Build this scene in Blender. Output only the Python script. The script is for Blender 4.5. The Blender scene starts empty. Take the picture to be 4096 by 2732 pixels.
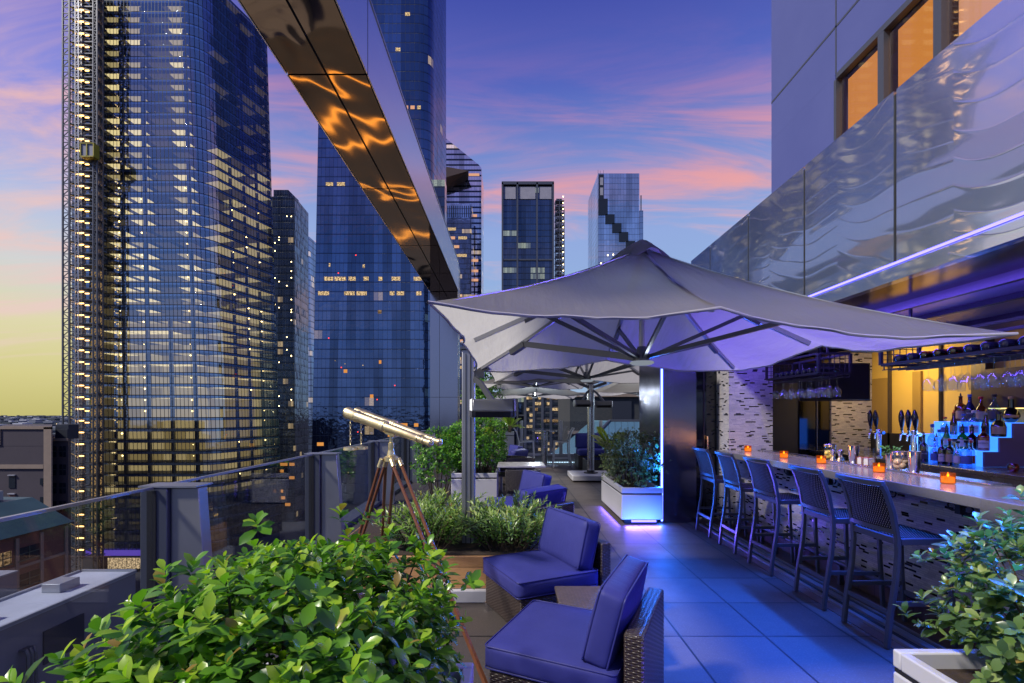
import bpy, bmesh, math, random
import numpy as np
from mathutils import Vector, Matrix
SC = bpy.context.scene
COL = SC.collection
R = math.radians
PI = math.pi
rnd = random.Random(11)

# ------------------------------------------------------------------ node helper
class G:
    def __init__(self, name):
        self.mat = bpy.data.materials.new(name)
        self.mat.use_nodes = True
        self.nt = self.mat.node_tree
        self.nt.nodes.clear()
        self.out = self.nt.nodes.new('ShaderNodeOutputMaterial')
    def n(self, t, **kw):
        x = self.nt.nodes.new('ShaderNode' + t)
        for k, v in kw.items():
            setattr(x, k, v)
        return x
    def put(self, sock, v):
        if v is None: return
        if isinstance(v, bpy.types.NodeSocket):
            self.nt.links.new(v, sock)
        else:
            if sock.type == 'RGBA' and len(v) == 3: v = (*v, 1)
            sock.default_value = v
    def m(self, op, a, b=None, c=None, clamp=False):
        x = self.n('Math', operation=op, use_clamp=clamp)
        self.put(x.inputs[0], a); self.put(x.inputs[1], b)
        if c is not None: self.put(x.inputs[2], c)
        return x.outputs[0]
    def mix(self, f, a, b, mode='MIX'):
        x = self.n('MixRGB', blend_type=mode)
        self.put(x.inputs[0], f); self.put(x.inputs[1], a); self.put(x.inputs[2], b)
        return x.outputs[0]
    def noise(self, vec, scale, detail=2, rough=.5, dist=0., dim='3D', out='Fac'):
        x = self.n('TexNoise', noise_dimensions=dim)
        self.put(x.inputs['Vector'], vec)
        x.inputs['Scale'].default_value = scale; x.inputs['Detail'].default_value = detail
        x.inputs['Roughness'].default_value = rough; x.inputs['Distortion'].default_value = dist
        return x.outputs[out]
    def white(self, vec, out='Value'):
        x = self.n('TexWhiteNoise', noise_dimensions='3D'); self.put(x.inputs['Vector'], vec)
        return x.outputs[out]
    def xyz(self, a, b=0., c=0.):
        x = self.n('CombineXYZ'); self.put(x.inputs[0], a); self.put(x.inputs[1], b); self.put(x.inputs[2], c)
        return x.outputs[0]
    def sep(self, v):
        x = self.n('SeparateXYZ'); self.put(x.inputs[0], v); return x.outputs
    def mapping(self, vec, scale=(1,1,1), rot=(0,0,0), loc=(0,0,0)):
        x = self.n('Mapping'); self.put(x.inputs[0], vec)
        x.inputs['Scale'].default_value = scale; x.inputs['Rotation'].default_value = rot; x.inputs['Location'].default_value = loc
        return x.outputs[0]
    def ramp(self, f, stops, interp='LINEAR'):
        x = self.n('ValToRGB'); self.put(x.inputs[0], f)
        cr = x.color_ramp; cr.interpolation = interp
        while len(cr.elements) < len(stops): cr.elements.new(.5)
        for e, (p, c) in zip(cr.elements, stops):
            e.position = p; e.color = (*c, 1) if len(c) == 3 else c
        return x.outputs[0]
    def sstep(self, x, a, b):
        r = self.n('MapRange', interpolation_type='SMOOTHSTEP')
        self.put(r.inputs[0], x); r.inputs[1].default_value = a; r.inputs[2].default_value = b
        return r.outputs[0]
    def uv(self):
        return self.n('UVMap').outputs[0]
    def obj(self):
        return self.n('TexCoord').outputs['Object']
    def bump(self, h, strength=.3, dist=.01, normal=None):
        x = self.n('Bump'); self.put(x.inputs['Height'], h)
        x.inputs['Strength'].default_value = strength; x.inputs['Distance'].default_value = dist
        if normal is not None: self.put(x.inputs['Normal'], normal)
        return x.outputs[0]
    def pr(self, color=(.5,.5,.5), rough=.5, metal=0., normal=None, emis=None, estr=0., spec=.5, coat=0., **kw):
        x = self.n('BsdfPrincipled')
        self.put(x.inputs['Base Color'], color); self.put(x.inputs['Roughness'], rough); self.put(x.inputs['Metallic'], metal)
        self.put(x.inputs['Normal'], normal); self.put(x.inputs['Specular IOR Level'], spec)
        if coat: x.inputs['Coat Weight'].default_value = coat
        if emis is not None:
            self.put(x.inputs['Emission Color'], emis); self.put(x.inputs['Emission Strength'], estr)
        for k, v in kw.items(): self.put(x.inputs[k.replace('_', ' ')], v)
        return x.outputs[0]
    def mixs(self, f, a, b):
        x = self.n('MixShader'); self.put(x.inputs[0], f); self.nt.links.new(a, x.inputs[1]); self.nt.links.new(b, x.inputs[2])
        return x.outputs[0]
    def fin(self, sh):
        self.nt.links.new(sh, self.out.inputs[0]); return self.mat

def srgb(r, g, b):
    f = lambda c: (c/255/12.92) if c/255 <= .04045 else ((c/255+.055)/1.055)**2.4
    return (f(r), f(g), f(b))

# ------------------------------------------------------------------ mesh helper
def wloc(o):
    v = Vector((0,0,0))
    while o is not None:
        v += o.location; o = o.parent
    return v

class MB:
    """collects shapes, then links them as ONE mesh object"""
    def __init__(self):
        self.v = []; self.f = []; self.mi = []; self.uvs = {}
    def add(self, verts, faces, mi=0):
        o = len(self.v); self.v += [tuple(p) for p in verts]
        for q in faces:
            self.f.append([i+o for i in q]); self.mi.append(mi)
        return self
    def box(self, x0, x1, y0, y1, z0, z1, mi=0):
        v = [(x0,y0,z0),(x1,y0,z0),(x1,y1,z0),(x0,y1,z0),(x0,y0,z1),(x1,y0,z1),(x1,y1,z1),(x0,y1,z1)]
        return self.add(v, [(3,2,1,0),(4,5,6,7),(0,1,5,4),(1,2,6,5),(2,3,7,6),(3,0,4,7)], mi)
    def obox(self, c, ax, ay, az, mi=0):
        c = Vector(c); ax, ay, az = Vector(ax), Vector(ay), Vector(az)
        s = [(-1,-1,-1),(1,-1,-1),(1,1,-1),(-1,1,-1),(-1,-1,1),(1,-1,1),(1,1,1),(-1,1,1)]
        v = [c+ax*a+ay*b+az*d for a,b,d in s]
        return self.add(v, [(3,2,1,0),(4,5,6,7),(0,1,5,4),(1,2,6,5),(2,3,7,6),(3,0,4,7)], mi)
    def bar(self, pts, w, h=None, up=(0,0,1), mi=0):
        """rectangular section swept along a polyline with mitred joints"""
        h = h or w; P = [Vector(p) for p in pts]; up = Vector(up); rings = []
        for i, p in enumerate(P):
            t = Vector((0,0,0))
            if i > 0: t += (p-P[i-1]).normalized()
            if i < len(P)-1: t += (P[i+1]-p).normalized()
            t.normalize()
            s = t.cross(up)
            if s.length < 1e-4: s = t.cross(Vector((0,1,0)))
            s.normalize(); u = s.cross(t).normalized()
            rings.append([p+s*w/2*a+u*h/2*b for a, b in ((-1,-1),(1,-1),(1,1),(-1,1))])
        v = [q for r in rings for q in r]; f = []
        for i in range(len(P)-1):
            for k in range(4):
                f.append((i*4+k, i*4+(k+1)%4, (i+1)*4+(k+1)%4, (i+1)*4+k))
        f.append((3,2,1,0)); e = (len(P)-1)*4; f.append((e,e+1,e+2,e+3))
        return self.add(v, f, mi)
    def tube(self, pts, r, seg=8, cap=True, mi=0):
        P = [Vector(p) for p in pts]; n = len(P)
        rr = r if isinstance(r, (list, tuple)) else [r]*n
        v = []; f = []; prev = None
        for i, p in enumerate(P):
            t = Vector((0,0,0))
            if i > 0: t += (p-P[i-1]).normalized()
            if i < n-1: t += (P[i+1]-p).normalized()
            if t.length < 1e-6: t = Vector((0,0,1))
            t.normalize()
            if prev is None:
                s = t.orthogonal().normalized()
            else:
                s = prev - t*prev.dot(t)
                s = s.normalized() if s.length > 1e-5 else t.orthogonal().normalized()
            prev = s; u = t.cross(s)
            for k in range(seg):
                a = 2*PI*k/seg
                v.append(p+(s*math.cos(a)+u*math.sin(a))*rr[i])
        for i in range(n-1):
            for k in range(seg):
                f.append((i*seg+k, i*seg+(k+1)%seg, (i+1)*seg+(k+1)%seg, (i+1)*seg+k))
        if cap:
            f.append(tuple(range(seg-1,-1,-1))); f.append(tuple((n-1)*seg+k for k in range(seg)))
        return self.add(v, f, mi)
    def lathe(self, prof, c=(0,0,0), seg=20, mi=0, axis=None):
        """prof: list of (radius, height)"""
        c = Vector(c); v = []; f = []
        M = Matrix.Identity(3)
        if axis is not None: M = Vector((0,0,1)).rotation_difference(Vector(axis).normalized()).to_matrix()
        for r, z in prof:
            for k in range(seg):
                a = 2*PI*k/seg
                v.append(c + M @ Vector((r*math.cos(a), r*math.sin(a), z)))
        for i in range(len(prof)-1):
            for k in range(seg):
                f.append((i*seg+k, i*seg+(k+1)%seg, (i+1)*seg+(k+1)%seg, (i+1)*seg+k))
        if prof[0][0] > 1e-5: f.append(tuple(range(seg-1,-1,-1)))
        if prof[-1][0] > 1e-5: f.append(tuple((len(prof)-1)*seg+k for k in range(seg)))
        return self.add(v, f, mi)
    def prism(self, poly, z0, z1, mi=0):
        n = len(poly); v = [(x,y,z0) for x,y in poly]+[(x,y,z1) for x,y in poly]
        f = [tuple(range(n-1,-1,-1)), tuple(range(n,2*n))]
        f += [(i,(i+1)%n,n+(i+1)%n,n+i) for i in range(n)]
        return self.add(v, f, mi)
    def loft(self, a, b, cap=True, mi=0):
        n = len(a); f = [(i,(i+1)%n,n+(i+1)%n,n+i) for i in range(n)]
        if cap: f += [tuple(range(n-1,-1,-1)), tuple(range(n,2*n))]
        return self.add(list(a)+list(b), f, mi)
    def quad(self, a, b, c, d, mi=0, uv=None):
        self.add([a,b,c,d], [(0,1,2,3)], mi)
        if uv: self.uvs[len(self.f)-1] = uv
        return self
    def build(self, name, mat, parent=None, smooth=None, bevel=0, seg=2, sub=0, solid=0):
        off = wloc(parent) if parent is not None else Vector((0,0,0))
        me = bpy.data.meshes.new(name)
        me.from_pydata([tuple(Vector(p)-off) for p in self.v], [], self.f)
        for mm in (mat if isinstance(mat, (list, tuple)) else [mat]): me.materials.append(mm)
        if any(self.mi): me.polygons.foreach_set('material_index', self.mi)
        uvl = me.uv_layers.new(name='UVMap').data
        for p in me.polygons:
            c = self.uvs.get(p.index)
            n = p.normal; ax = max(range(3), key=lambda k: abs(n[k]))
            for j, li in enumerate(p.loop_indices):
                if c is not None: uvl[li].uv = c[j]; continue
                q = me.vertices[me.loops[li].vertex_index].co
                uvl[li].uv = (q.y, q.z) if ax == 0 else (q.x, q.z) if ax == 1 else (q.x, q.y)
        if smooth is not None:
            me.polygons.foreach_set('use_smooth', [True]*len(me.polygons))
            me.set_sharp_from_angle(angle=R(smooth))
        me.update()
        return link(name, me, parent, bevel, seg, sub, solid)

def link(name, me, parent=None, bevel=0, seg=2, sub=0, solid=0):
    o = bpy.data.objects.new(name, me); COL.objects.link(o)
    if parent is not None: o.parent = parent
    if solid:
        md = o.modifiers.new('thickness', 'SOLIDIFY'); md.thickness = solid; md.offset = 0
    if bevel:
        md = o.modifiers.new('edges', 'BEVEL'); md.width = bevel; md.segments = seg; md.limit_method = 'ANGLE'; md.angle_limit = R(35)
        me.polygons.foreach_set('use_smooth', [True]*len(me.polygons)); me.set_sharp_from_angle(angle=R(50))
    if sub:
        md = o.modifiers.new('soft', 'SUBSURF'); md.levels = sub; md.render_levels = sub
    return o

def thing(name, label, cat, loc=(0,0,0), group=None, rz=0.):
    o = bpy.data.objects.new(name, None); COL.objects.link(o)
    o.location = loc; o.rotation_euler = (0,0,rz); o['label'] = label; o['category'] = cat
    o.empty_display_size = .1
    if group: o['group'] = group
    return o
def tag(o, label, cat, group=None, kind=None):
    o['label'] = label; o['category'] = cat
    if group: o['group'] = group
    if kind: o['kind'] = kind
    return o
def structure(o):
    o['kind'] = 'structure'; return o
def dup(o, parent=None):
    c = o.copy(); COL.objects.link(c)
    if parent is not None: c.parent = parent
    for ch in list(o.children): dup(ch, c)
    return c
def place(o, loc, rz=0., label=None):
    o.location = loc; o.rotation_euler = (0,0,rz)
    if label: o['label'] = label
    return o
# ------------------------------------------------------------------ materials
M = {}
def plain(name, color, rough=.5, metal=0., spec=.5, nscale=0, namt=.12, bumps=0, coat=0):
    g = G(name); c = color; nrm = None; rr = rough
    if nscale:
        f = g.noise(g.obj(), nscale, 4, .6)
        c = g.mix(f, tuple(x*(1-namt*1.6) for x in color), tuple(min(1, x*(1+namt*1.6)) for x in color))
        rr = g.m('MULTIPLY_ADD', f, .25, rough-.12)
        if bumps: nrm = g.bump(g.noise(g.obj(), nscale*6, 3), bumps, .004)
    M[name] = g.fin(g.pr(c, rr, metal, nrm, spec=spec, coat=coat)); return M[name]

plain('white_planter', (.50,.50,.54), .38, nscale=2.5, namt=.05)
plain('black_gap', (.012,.012,.014), .6)
plain('soil', (.035,.022,.015), .95, nscale=30, namt=.5, bumps=.8)
plain('alu', (.40,.41,.45), .38, .85, nscale=3, namt=.06)
plain('alu_dark', (.13,.135,.155), .38, .7, nscale=3, namt=.08)
plain('stool_frame', (.085,.095,.12), .34, .3, nscale=5, namt=.05)
plain('chair_metal', (.55,.57,.61), .35, .35)
plain('post_alu', (.34,.345,.37), .4, .75, nscale=2, namt=.08)
plain('black_metal', (.02,.02,.023), .45, .3)
plain('brass', (.90,.73,.42), .40, 1., nscale=12, namt=.12)
plain('chrome', (.75,.76,.8), .12, 1.)
plain('steel', (.5,.51,.54), .26, 1., nscale=4, namt=.05)
plain('tv_black', (.008,.008,.01), .3)
plain('tap_handle', (.012,.012,.022), .18, coat=.6)
plain('dark_glass', (.008,.01,.014), .06)
plain('wine_bottle', (.012,.016,.02), .1)
plain('twig', (.06,.04,.022), .8)
plain('trunk', (.16,.12,.08), .9, nscale=12, namt=.4, bumps=.6)
plain('concrete_dark', (.055,.06,.075), .8, nscale=.5, namt=.2)
plain('ground_city', (.02,.023,.032), .9, nscale=.02, namt=.4)
plain('copper_roof', (.03,.07,.085), .55, nscale=.3, namt=.2)
plain('marble_top', (.36,.35,.33), .22, nscale=9, namt=.18)
plain('egg', (.62,.42,.25), .5)
plain('lemon', (.8,.55,.08), .45)
plain('copper_wire', (.6,.28,.2), .3, 1.)
plain('herb', (.08,.22,.04), .6, nscale=20, namt=.3)
plain('heater_grille', (.03,.03,.035), .5, .6)
plain('trim_grey', (.09,.1,.13), .4, .3)
plain('lavender_block', (.16,.14,.24), .45)
plain('yellow_wall', (.62,.42,.09), .65, nscale=1.2, namt=.06)
plain('yellow_dark', (.30,.19,.04), .6)
plain('bronze_frame', (.10,.08,.06), .4, .6)

def emit(name, color, strength, sample=True):
    g = G(name); e = g.n('Emission'); e.inputs[0].default_value = (*color, 1); e.inputs[1].default_value = strength
    g.fin(e.outputs[0]); M[name] = g.mat
    if not sample: g.mat.cycles.emission_sampling = 'NONE'
    return g.mat
emit('led_violet', (.13,.11,1.0), 6.)
emit('led_blue', (.10,.16,1.0), 10.)
emit('led_white', (.55,.8,1.0), 2.0)
g = G('step_glow'); M['step_glow'] = g.fin(g.pr((.12,.22,.5), .25, emis=(.03,.21,1.), estr=1.9))
emit('warm_window', (1.0,.40,.09), .75, False)
emit('pink_window', (1.0,.50,.30), .75, False)
emit('work_lamp', (1.0,.55,.16), 6., False)
emit('star_lamp', (1.0,.74,.32), 11., False)
emit('lit_office', (1.0,.72,.38), .85, False)
emit('lit_office_dim', (1.0,.62,.3), .35, False)
def office(name, color, strength):
    g = G(name); u = g.uv(); n = g.noise(g.mapping(u, (.9,1.6,1)), 1.6, 3, .6)
    bar = g.m('LESS_THAN', g.m('FRACT', g.m('MULTIPLY', g.sep(u)[0], .62)), .09)
    e = g.n('Emission'); e.inputs[0].default_value = (*color, 1)
    g.put(e.inputs[1], g.m('MULTIPLY', g.m('SUBTRACT', 1., g.m('MULTIPLY', bar, .8)), g.m('MULTIPLY_ADD', g.sstep(n, .35, .68), strength*1.5, strength*.12)))
    M[name] = g.fin(e.outputs[0]); g.mat.cycles.emission_sampling = 'NONE'
office('lit_office', (1.0,.70,.36), .8); office('lit_office_dim', (1.0,.62,.3), .28)
emit('streak_glow', (1.0,.48,.10), 4.0, False)  # for the bars added to make amber streaks in the beam
emit('red_beacon', (1.0,.05,.03), 3., False)
emit('flame', (1.0,.45,.08), 12.)
emit('candle_wax', (1.0,.40,.05), 2.6)

# --- glass (thin): tinted see-through plus mirror reflection
def facing(g, base):
    """Schlick mirror share that is the same on both sides of a pane"""
    geo = g.n('NewGeometry'); dt = g.n('VectorMath', operation='DOT_PRODUCT')
    g.nt.links.new(geo.outputs['Normal'], dt.inputs[0]); g.nt.links.new(geo.outputs['Incoming'], dt.inputs[1])
    c = g.m('SUBTRACT', 1., g.m('ABSOLUTE', dt.outputs['Value']))
    return g.m('MULTIPLY_ADD', g.m('POWER', c, 5.), .9-base, base, clamp=True)
def thin_glass(name, tint, refl=.05, rough=.02):
    g = G(name)
    tr = g.n('BsdfTransparent'); tr.inputs[0].default_value = (*tint, 1)
    gl = g.n('BsdfGlossy'); gl.inputs[0].default_value = (.9,.93,1,1); gl.inputs['Roughness'].default_value = rough
    M[name] = g.fin(g.mixs(facing(g, refl), tr.outputs[0], gl.outputs[0])); return M[name]
thin_glass('rail_glass', (.84,.86,.90), .045)
thin_glass('clear_glass', (.93,.95,1.0), .06)
thin_glass('jar_glass', (.9,.93,.97), .05)
thin_glass('window_glass', (.92,.88,.86), .05)
g = G('candle_glass')
tr = g.n('BsdfTransparent'); tr.inputs[0].default_value = (1,.62,.26,1)
gl = g.n('BsdfGlossy'); gl.inputs[0].default_value = (1,.7,.4,1); gl.inputs['Roughness'].default_value = .05
em = g.n('Emission'); em.inputs[0].default_value = (1,.22,.01,1); em.inputs[1].default_value = .5
ribs = g.m('MULTIPLY_ADD', g.m('SINE', g.m('MULTIPLY', g.sep(g.uv())[0], 600.)), .25, .5)
ribs = g.m('MULTIPLY', ribs, .38)
M['candle_glass'] = g.fin(g.mixs(ribs, g.mixs(.15, tr.outputs[0], gl.outputs[0]), em.outputs[0]))

# --- deck pavers, joints lie in the shader at 0.61 m
g = G('pavers')
o = g.sep(g.obj()); T = .61
px = g.m('DIVIDE', o[0], T); py = g.m('DIVIDE', g.m('ADD', o[1], .195), T)
ix, iy = g.m('FLOOR', px), g.m('FLOOR', py); fx, fy = g.m('FRACT', px), g.m('FRACT', py)
dx = g.m('MINIMUM', fx, g.m('SUBTRACT', 1., fx)); dy = g.m('MINIMUM', fy, g.m('SUBTRACT', 1., fy))
joint = g.m('LESS_THAN', g.m('MINIMUM', dx, dy), .0125)
rv = g.white(g.xyz(ix, iy, 3.))
n1 = g.noise(g.obj(), 3.2, 5, .65); n2 = g.noise(g.obj(), 90, 2)
base = g.mix(rv, (.050,.042,.039), (.105,.088,.081))
base = g.mix(g.m('MULTIPLY', n1, .55), base, (.045,.042,.046))
base = g.mix(g.m('MULTIPLY', g.m('GREATER_THAN', n2, .60), .28), base, (.16,.135,.12))
col = g.mix(joint, base, (.01,.01,.012))
hh = g.m('SUBTRACT', g.m('MULTIPLY', n2, .12), joint)
M['pavers'] = g.fin(g.pr(col, g.m('MULTIPLY_ADD', n1, .3, .34), 0., g.bump(hh, .35, .004), spec=.28))

# --- brown quarry tiles by the bar
g = G('bar_tiles')
b = g.n('TexBrick'); g.put(b.inputs['Vector'], g.mapping(g.obj(), rot=(0,0,PI/2)))
b.offset = 0.; b.inputs['Color1'].default_value = (.075,.048,.04,1); b.inputs['Color2'].default_value = (.1,.064,.052,1)
b.inputs['Mortar'].default_value = (.028,.022,.022,1); b.inputs['Scale'].default_value = 1.
b.inputs['Mortar Size'].default_value = .004; b.inputs['Brick Width'].default_value = .2; b.inputs['Row Height'].default_value = .2
M['bar_tiles'] = g.fin(g.pr(b.outputs[0], .42, 0., g.bump(b.outputs[1], -.4, .003)))

# --- strip mosaic with scattered black strips
def mosaic(name, tones, w=.072, h=.017, pd=.115):
    g = G(name); u = g.sep(g.uv())
    row = g.m('DIVIDE', u[1], h); ri = g.m('FLOOR', row); rf = g.m('FRACT', row)
    shift = g.white(g.xyz(ri, 7., 0.)); cu = g.m('ADD', g.m('DIVIDE', u[0], w), shift)
    ci = g.m('FLOOR', cu); cf = g.m('FRACT', cu)
    r = g.white(g.xyz(ci, ri, 1.)); t = g.white(g.xyz(ci, ri, 9.))
    dark = g.m('LESS_THAN', r, pd)
    ex = g.m('MULTIPLY', g.m('MINIMUM', cf, g.m('SUBTRACT', 1., cf)), w); ey = g.m('MULTIPLY', g.m('MINIMUM', rf, g.m('SUBTRACT', 1., rf)), h)
    gr = g.m('LESS_THAN', g.m('MINIMUM', ex, ey), .0011)
    c = g.ramp(t, tones)
    c = g.mix(dark, c, (.008,.008,.01)); c = g.mix(gr, c, (.2,.19,.2))
    rough = g.mix(dark, (.35,.35,.35), (.1,.1,.1))
    M[name] = g.fin(g.pr(c, rough, 0., g.bump(g.m('ADD', g.m('SUBTRACT', 1., gr), g.m('MULTIPLY', t, .9)), .6, .003))); return M[name]
mosaic('mosaic', [(0,(.36,.335,.35)),(.4,(.47,.44,.44)),(.75,(.31,.30,.34)),(1,(.52,.47,.45))])

# --- stone counter
g = G('counter_stone')
n1 = g.noise(g.obj(), 60, 3, .7); n2 = g.noise(g.mapping(g.obj(), (3,14,3)), 6, 4)
c = g.mix(n1, (.12,.115,.12), (.20,.19,.20)); c = g.mix(g.m('MULTIPLY', n2, .3), c, (.26,.25,.26))
M['counter_stone'] = g.fin(g.pr(c, g.m('MULTIPLY_ADD', n1, .15, .12), spec=.6, normal=g.bump(n1, .06, .002)))

# --- woven resin
def weave(name, c1, c2, w=.011, rough=.35, strength=.9):
    g = G(name); u = g.sep(g.uv())
    a = g.m('DIVIDE', u[0], w*2); b = g.m('DIVIDE', u[1], w)
    par = g.m('MODULO', g.m('ABSOLUTE', g.m('ADD', g.m('FLOOR', a), g.m('FLOOR', b))), 2.)
    sa = g.m('ABSOLUTE', g.m('SINE', g.m('MULTIPLY', a, PI))); sb = g.m('ABSOLUTE', g.m('SINE', g.m('MULTIPLY', b, PI)))
    over = g.m('MULTIPLY', g.m('POWER', sa, .6), g.m('POWER', sb, .5))
    under = g.m('MULTIPLY', g.m('SUBTRACT', 1., g.m('MULTIPLY', sa, .65)), g.m('POWER', sb, .5))
    h = g.m('ADD', g.m('MULTIPLY', par, over), g.m('MULTIPLY', g.m('SUBTRACT', 1., par), g.m('MULTIPLY', under, .45)))
    v = g.white(g.xyz(g.m('FLOOR', a), g.m('FLOOR', b), 2.))
    c = g.mix(v, c1, c2)
    M[name] = g.fin(g.pr(c, rough, 0., g.bump(h, strength, .005), spec=.6)); return M[name]
weave('wicker', (.028,.019,.017), (.05,.035,.03))
weave('wicker_top', (.085,.066,.058), (.12,.09,.08), .012)
weave('wicker_dining', (.016,.013,.012), (.035,.027,.024), .012)

# mesh sling of the bar stools: dark weave with pale metal flecks
g = G('sling'); u = g.sep(g.uv()); w = .0155
b = g.m('DIVIDE', u[1], w); bi = g.m('FLOOR', b)
a = g.m('ADD', g.m('DIVIDE', u[0], w*1.15), g.m('MULTIPLY', g.m('MODULO', g.m('ABSOLUTE', bi), 2.), .5))
da = g.m('ABSOLUTE', g.m('SUBTRACT', g.m('FRACT', a), .5)); db = g.m('ABSOLUTE', g.m('SUBTRACT', g.m('FRACT', b), .5))
fleck = g.m('MULTIPLY', g.m('LESS_THAN', da, .17), g.m('LESS_THAN', db, .30))
c = g.mix(fleck, (.008,.007,.007), (.22,.20,.17))
M['sling'] = g.fin(g.pr(c, .55, 0., g.bump(g.m('ADD', g.m('SINE', g.m('MULTIPLY', a, 6.28)), fleck), .5, .003), spec=.18))

# --- upholstery
g = G('blue_cushion')
f = g.noise(g.obj(), 420, 2); f2 = g.noise(g.obj(), 5, 3)
c = g.mix(f2, (.030,.034,.175), (.045,.050,.235))
M['blue_cushion'] = g.fin(g.pr(c, .5, 0., g.bump(g.m('ADD', g.m('MULTIPLY', f, .12), g.m('ADD', f2, g.m('MULTIPLY', g.noise(g.mapping(g.obj(), (3,16,5)), 1., 3, .6, 1.5), .5))), .38, .014), spec=.16))
g = G('blue_piping'); M['blue_piping'] = g.fin(g.pr((.022,.025,.17), .5))

# --- parasol cloth: diffuse and a little light through it
g = G('canopy')
f = g.noise(g.obj(), 260, 2); f2 = g.noise(g.obj(), 2.2, 4, .6); f3 = g.noise(g.mapping(g.obj(), (6,1,1)), 3, 3)
nrm = g.bump(g.m('ADD', g.m('MULTIPLY', f, .05), g.m('ADD', f2, g.m('MULTIPLY', f3, .5))), .5, .03)
c = g.mix(f2, (.185,.172,.155), (.24,.225,.20))
d = g.n('BsdfDiffuse'); g.put(d.inputs[0], c); g.put(d.inputs[2], nrm)
t = g.n('BsdfTranslucent'); g.put(t.inputs[0], (.72,.71,.68)); g.put(t.inputs[1], nrm)
M['canopy'] = g.fin(g.mixs(.50, d.outputs[0], t.outputs[0]))
g = G('canopy_hem'); M['canopy_hem'] = g.fin(g.pr((.33,.32,.34), .8))

# --- timber
def timber(name, c1, c2, scale=(2,24,24), rough=.45, plank=0):
    g = G(name); v = g.mapping(g.obj(), scale)
    f = g.noise(v, 2.2, 6, .62, 1.2)
    c = g.ramp(f, [(.3,c1),(.55,c2),(.75,c1)])
    nr = f
    if plank:
        z = g.m('DIVIDE', g.sep(g.obj())[2], plank)
        c = g.mix(g.m('MULTIPLY', g.white(g.xyz(g.m('FLOOR', z), 3., 2.)), .35), c, tuple(x*.6 for x in c1))
        gap = g.m('LESS_THAN', g.m('FRACT', z), .03); c = g.mix(gap, c, (.05,.03,.015))
        nr = g.m('SUBTRACT', f, gap)
    M[name] = g.fin(g.pr(c, rough, 0., g.bump(nr, .2, .003))); return M[name]
timber('cedar', (.42,.21,.085), (.58,.32,.14), plank=.145)
timber('mahogany', (.10,.036,.018), (.17,.062,.028), (20,20,3), .3)

# --- leaves: colour by leaf age, glossy, light passes through
def leaf(name, dark, mid, young, rough=.28, trans=.35):
    g = G(name); a = g.n('Attribute'); a.attribute_name = 'age'
    n = g.noise(g.obj(), 6, 2)
    f = g.m('ADD', a.outputs['Fac'], g.m('MULTIPLY', g.m('SUBTRACT', n, .5), .35), clamp=True)
    c = g.ramp(f, [(0.,dark),(.45,mid),(.92,young),(1.,(.30,.20,.05))])
    p = g.pr(c, rough, 0., spec=.5)
    t = g.n('BsdfTranslucent'); g.put(t.inputs[0], g.mix(.5, c, (.30,.45,.03), 'MULTIPLY')); 
    g.put(t.inputs[0], g.mix(1., c, (1.25,1.5,.5), 'MULTIPLY'))
    M[name] = g.fin(g.mixs(trans, p, t.outputs[0])); return M[name]
leaf('leaf_hedge', (.028,.10,.016), (.14,.34,.022), (.48,.63,.045))
leaf('leaf_right', (.05,.10,.04), (.13,.22,.06), (.32,.40,.13))
leaf('leaf_back', (.04,.12,.022), (.10,.27,.03), (.24,.46,.05))
leaf('leaf_grey', (.06,.10,.05), (.15,.20,.09), (.34,.38,.16))
leaf('leaf_willow', (.07,.16,.04), (.19,.33,.08), (.46,.56,.2))
leaf('leaf_palm', (.08,.17,.03), (.24,.36,.05), (.55,.58,.12))

# --- rippled sheet metal (fascia, beam, columns)
def ripple(name, color, rough, amp, scale, detail=2, dist=.8, fine=.0):
    g = G(name); v = g.mapping(g.obj(), scale)
    h = g.noise(v, 1., detail, .45, dist)
    if fine: h = g.m('ADD', h, g.m('MULTIPLY', g.noise(g.mapping(g.obj(), tuple(s*6 for s in scale)), 1., 2), fine))
    nrm = g.bump(h, 1., amp)
    M[name] = g.fin(g.pr(color, rough, 1., nrm)); return M[name]
# fascia sheet: a brushed body under a clear mirror skin, buckled into long wavy creases
g = G('fascia_steel'); oc = g.obj(); z = g.sep(oc)[2]; yy = g.m('DIVIDE', g.sep(oc)[1], 1.12)
h = g.noise(g.mapping(oc, (.9,.75,1.25)), 1., 1.5, .45, .8)
pan = g.m('FLOOR', g.m('ADD', yy, .75)); py = g.m('FRACT', g.m('ADD', yy, .75))
sag = g.m('MULTIPLY', g.m('POWER', py, 3.), .9)
ph = g.m('ADD', g.m('ADD', g.m('MULTIPLY', z, 6.4), g.m('MULTIPLY', sag, -1.6)), g.m('MULTIPLY', g.noise(g.xyz(g.m('MULTIPLY', pan, 3.7), g.m('MULTIPLY', g.sep(oc)[1], 1.05), g.m('MULTIPLY', z, .75)), 1., .6, .4, .35), 3.8))
cr = g.m('POWER', g.m('SUBTRACT', 1., g.m('ABSOLUTE', g.m('SINE', g.m('MULTIPLY', ph, PI)))), 6.)
vary = g.noise(g.mapping(oc, (1,1.1,2.)), 1.6, 2)
hc = g.m('MULTIPLY', cr, g.m('MULTIPLY', vary, 1.5))
body = g.pr((.64,.78,1.0), .25, 1., g.bump(g.m('ADD', h, g.m('MULTIPLY', hc, .07)), 1., .009))
skin = g.n('BsdfGlossy'); skin.inputs[0].default_value = (.9,.92,1.,1); skin.inputs['Roughness'].default_value = .04; g.put(skin.inputs['Normal'], g.bump(g.m('ADD', h, g.m('MULTIPLY', hc, .085)), 1., .010))
M['fascia_steel'] = g.fin(g.mixs(.36, body, skin.outputs[0]))
ripple('bronze_mirror', (.40,.25,.125), .045, .019, (1.2,.6,1.), 1, .8)
ripple('beam_side', (.66,.68,.74), .24, .004, (1.,.4,.8))
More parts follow.
